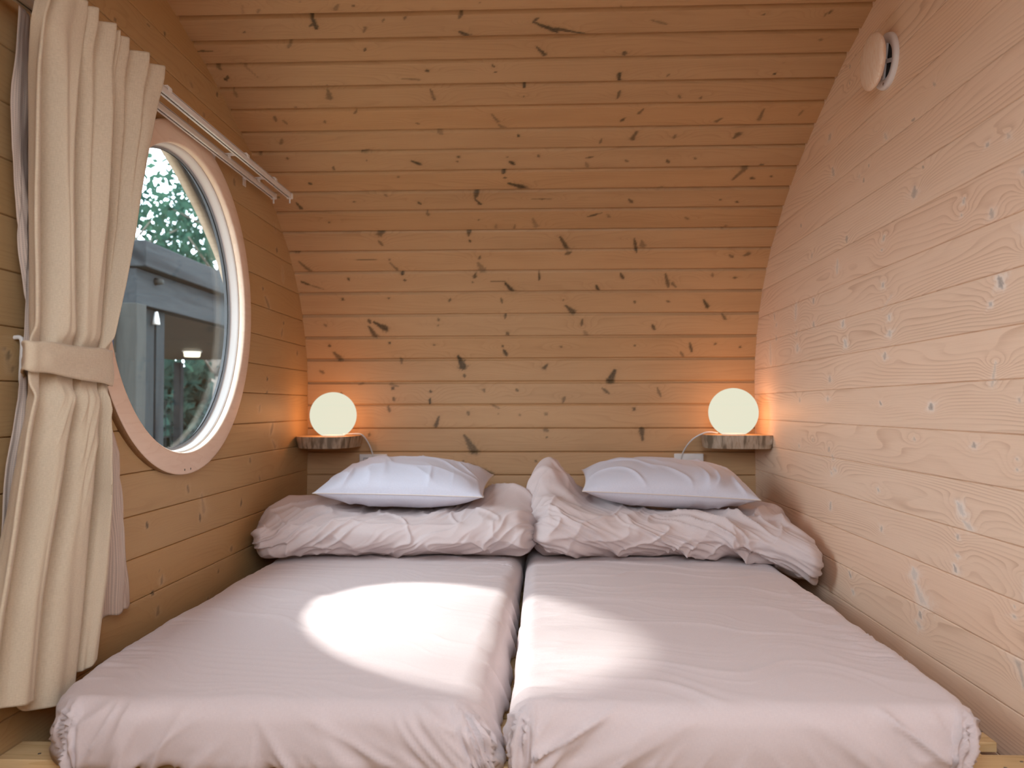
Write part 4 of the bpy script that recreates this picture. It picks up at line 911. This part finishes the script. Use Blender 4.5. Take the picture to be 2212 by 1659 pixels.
# tieback
def tie():
    n, m = 120, 14; th = np.linspace(0, 2*np.pi, n, endpoint=False); hh = np.linspace(-1, 1, m)
    T, Hh = np.meshgrid(th, hh, indexing='ij')
    ya, yb = float(dist_at(54, -1.03)), float(dist_at(236, -1.05)); yc = (ya+yb)/2; ry = (yb-ya)/2; rx = 0.052
    c, s = np.cos(T), np.sin(T)
    Y = yc+ry*np.sign(c)*np.abs(c)**0.7; X = -1.078+rx*np.sign(s)*np.abs(s)**0.32
    Y = Y+1.45*np.clip(-1.03-X, 0, 1)*np.clip((yc-Y)/ry, 0, 1)
    Z = CZ+0.100-0.006*(Y-yc)/ry+Hh*(0.036+0.007*(Y-yc)/ry)+0.0015*np.sin(T*7)
    X = X+0.0025*noise(T*4, Hh*2, 0, 4)-0.003*np.abs(Hh)**4*np.sign(s)
    me = grid_mesh('tieback', np.stack([X, Y, Z], -1), cu=True); add_cuv(me, np.stack([T*0.2, Hh*0.05], -1)); return me
tb = link('tieback', tie(), M['curtain'], cur); so = tb.modifiers.new('thick', 'SOLIDIFY'); so.thickness = 0.004
# --- lighter striped curtain on the wall-side track
sh = empty('sheer_curtain', (-1.12, 1.9, CZ+0.3), 'thin striped lining curtain hanging behind the heavy beige curtain', 'curtain', None)
def zbB(w): return np.interp(w, [0, 0.5, 1.0], [-0.56, -0.56, -0.55])+0.004*np.sin(w*50)
_tb = [(0.88, 8, 295), (0.55, 6, 262), (0.16, 36, 225), (0.02, 36, 225), (-0.12, 12, 268), (-0.35, -16, 284), (-0.70, -40, 297)]
stB = [(z, float(dist_at(a, x)), float(dist_at(b, x)), x, 0.009) for (z, a, b), x in zip(_tb, (-1.130, -1.130, -1.124, -1.124, -1.134, -1.143, -1.146))]
PB, meB = curtain('sheer_panel', 3.6, 0.862, zbB, stB, 7, M['sheer'], nx=360, nz=240)
so = link('sheer_panel', meB, M['sheer'], sh)
so2 = so.modifiers.new('thick', 'SOLIDIFY'); so2.thickness = 0.0015
# hook for the tieback
HY = float(dist_at(47, WL+0.02))
hk = tube('tieback_hook', [(WL+0.001, HY, CZ+0.155), (WL+0.018, HY, CZ+0.150), (WL+0.018, HY, CZ+0.10), (WL+0.018, HY, CZ+0.055), (WL+0.03, HY+0.005, CZ+0.045), (WL+0.05, HY+0.015, CZ+0.06)], 0.005, M['white_metal'])
tag(hk, 'small cream wall hook beside the tieback of the beige curtain', 'hook')

# ------------------------------------------------------------------ outside
gr = box('ground', (-5, 5, -0.50), (60, 60, 0.5), M['ground'], bev=0); tag(gr, 'dark forest ground outside the cabin', kind='structure')
por = empty('neighbouring_porch', (-3.2, 6.8, -0.25), 'weathered grey timber porch seen outside through the round window', 'porch')
XB = -3.0
def zb_(z): return CZ+z
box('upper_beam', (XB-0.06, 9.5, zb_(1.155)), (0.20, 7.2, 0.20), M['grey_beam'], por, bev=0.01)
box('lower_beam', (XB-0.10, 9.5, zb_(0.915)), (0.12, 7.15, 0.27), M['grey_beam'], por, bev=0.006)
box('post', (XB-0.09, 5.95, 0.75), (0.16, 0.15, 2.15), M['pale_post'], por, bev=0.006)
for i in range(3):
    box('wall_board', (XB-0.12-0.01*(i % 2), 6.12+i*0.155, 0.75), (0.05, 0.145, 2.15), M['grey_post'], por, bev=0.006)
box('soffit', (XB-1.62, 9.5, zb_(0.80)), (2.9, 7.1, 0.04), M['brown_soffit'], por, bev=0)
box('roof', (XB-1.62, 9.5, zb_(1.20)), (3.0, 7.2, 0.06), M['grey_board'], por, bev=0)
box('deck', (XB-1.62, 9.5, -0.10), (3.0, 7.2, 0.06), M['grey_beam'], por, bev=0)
for yy in (9.6, 13.0):
    box('rear_post', (XB-2.95, yy, 0.85), (0.12, 0.12, 1.86), M['grey_post'], por, bev=0.006)
bm = bmesh.new()
for i in range(36): box_bm(bm, (XB-3.0, 6.2+i*0.19, 0.55), (0.012, 0.012, 1.2), 0)
for i in range(7): box_bm(bm, (XB-3.0, 9.5, 0.0+i*0.19), (0.012, 7.0, 0.010), 0)
link('railing_mesh', bm_mesh('railing_mesh', bm), M['grey_post'], por, smooth=False)
bs = box('wall_sheet', (XB-0.5, 5.83, 0.75), (0.66, 0.03, 2.1), M['blue_sheet'], por, bev=0)
bm = bmesh.new(); cyl_bm(bm, (XB-0.04, 6.22, zb_(0.99)), (XB+0.02, 6.22, zb_(0.985)), 0.03, 0.02, 16); fx = link('cable_gland', bm_mesh('cable_gland', bm), M['pale_post'], por)
bm = bmesh.new(); cyl_bm(bm, (XB-0.07, 6.30, zb_(0.76)), (XB-0.07, 6.30, zb_(0.66)), 0.012, 0.03, 16); link('cable_clamp', bm_mesh('cable_clamp', bm), M['white_plastic'], por)
lp = onplane(415, 765, 2, 0.735)
pl = empty('porch_lamp', (lp[0], lp[1], zb_(0.76)), 'small lit round ceiling lamp under the soffit of the neighbouring porch', 'lamp')
k = NT('lit porch lamp'); e_ = k.n('Emission', {'Color': (1.0, 0.85, 0.62, 1), 'Strength': 2.5}); k.t.links.new(e_.outputs[0], k.out.inputs[0])
bm = bmesh.new(); cyl_bm(bm, (lp[0], lp[1], CZ+0.70), (lp[0], lp[1], CZ+0.765), 0.10, 0.11, 24); link('lamp_glass', bm_mesh('lamp_glass', bm), k.m, pl)
bm = bmesh.new(); cyl_bm(bm, (lp[0], lp[1], CZ+0.765), (lp[0], lp[1], CZ+0.78), 0.13, 0.13, 24); link('lamp_base', bm_mesh('lamp_base', bm), M['grey_plastic'], pl)

def leaves(center, rad, n, size, seed, mat, name, parent, flat=1.0, clump=14):
    r = np.random.default_rng(seed)
    cc = r.normal(size=(clump, 3)); cc /= np.linalg.norm(cc, axis=1)[:, None]; cc *= (r.random((clump, 1))**0.4)*0.85
    idx = r.integers(0, clump, n)
    p = cc[idx]+r.normal(size=(n, 3))*0.17
    p = np.array(center)+p*np.array(rad)
    a = r.normal(size=(n, 3)); a /= np.linalg.norm(a, axis=1)[:, None]
    b = np.cross(a, r.normal(size=(n, 3))); b /= np.linalg.norm(b, axis=1)[:, None]
    s = size*(0.6+0.8*r.random((n, 1)))
    c = np.cross(a, b)*0.15
    V = np.stack([p-a*s, p+b*s*0.45+c*s, p+a*s, p-b*s*0.45+c*s], 1).reshape(-1, 3)
    Q = np.arange(n*4).reshape(-1, 4)
    return link(name, np_mesh(name, V, Q), mat, parent, smooth=False)
def tree(x, y, h, rad, n, seed, label, mat, lean=0.0, size=0.07, low=0.35, tr=0.11):
    t = empty('tree', (x, y, -0.25), label, 'tree', 'trees beyond the porch')
    r = random.Random(seed)
    bm = bmesh.new(); px, py = x, y
    pts = [(x+lean*q+0.12*math.sin(q*5+seed), y+0.1*math.cos(q*4+seed), -0.25+h*q) for q in np.linspace(0, 1, 8)]
    for a, b, q in zip(pts[:-1], pts[1:], range(7)): cyl_bm(bm, a, b, tr*(1-q*0.11), tr*(1-(q+1)*0.11), 12)
    for _ in range(9):
        q = r.uniform(low, 0.9); b0 = Vector(pts[min(7, int(q*7))]); an = r.uniform(0, 6.28); L = rad*r.uniform(0.5, 1.0)
        cyl_bm(bm, b0, b0+Vector((math.cos(an)*L, math.sin(an)*L, L*0.5)), 0.03, 0.01, 6)
    link('trunk', bm_mesh('trunk', bm), M['bark'], t)
    leaves((x+lean*0.7, y, -0.25+h*0.68), (rad, rad, h*0.36), n, size, seed, mat, 'foliage', t, clump=26)
tree(-6.2, 15.6, 6.6, 1.5, 1400, 3, 'slim leafy tree just beyond the porch roof, rightmost in the window', M['leaf'], lean=-0.2, size=0.10)
tree(-8.4, 15.2, 7.4, 1.9, 1700, 5, 'broad leafy tree at the left of the window view, partly behind the curtain', M['leaf'], lean=0.3, size=0.11)
tree(-8.2, 19.5, 8.4, 2.0, 1800, 8, 'tall tree in the middle of the window view, farther than the other trees', M['leaf'], lean=0.2, size=0.12)
br = empty('tree', (-6.3, 3.9, -0.25), 'nearby tree whose light crown filters part of the sun, outside the window frame', 'tree')
bm = bmesh.new(); cyl_bm(bm, (-6.6, 3.6, -0.25), (-6.2, 3.9, 6.6), 0.14, 0.06, 12); cyl_bm(bm, (-6.3, 3.85, 4.6), (-5.0, 4.2, 6.1), 0.03, 0.012, 8); link('trunk', bm_mesh('trunk', bm), M['bark'], br)
leaves((-5.45, 4.20, 6.02), (0.9, 0.75, 0.52), 520, 0.055, 51, M['leaf'], 'foliage', br, clump=40)
hd = empty('undergrowth', (-7.5, 16, -0.25), 'dark dense undergrowth behind the neighbouring porch', 'hedge', kind='stuff')
leaves((-8.0, 17.5, 0.7), (3.4, 3.2, 1.5), 12000, 0.17, 31, M['leaf_dark'], 'foliage', hd, clump=140)
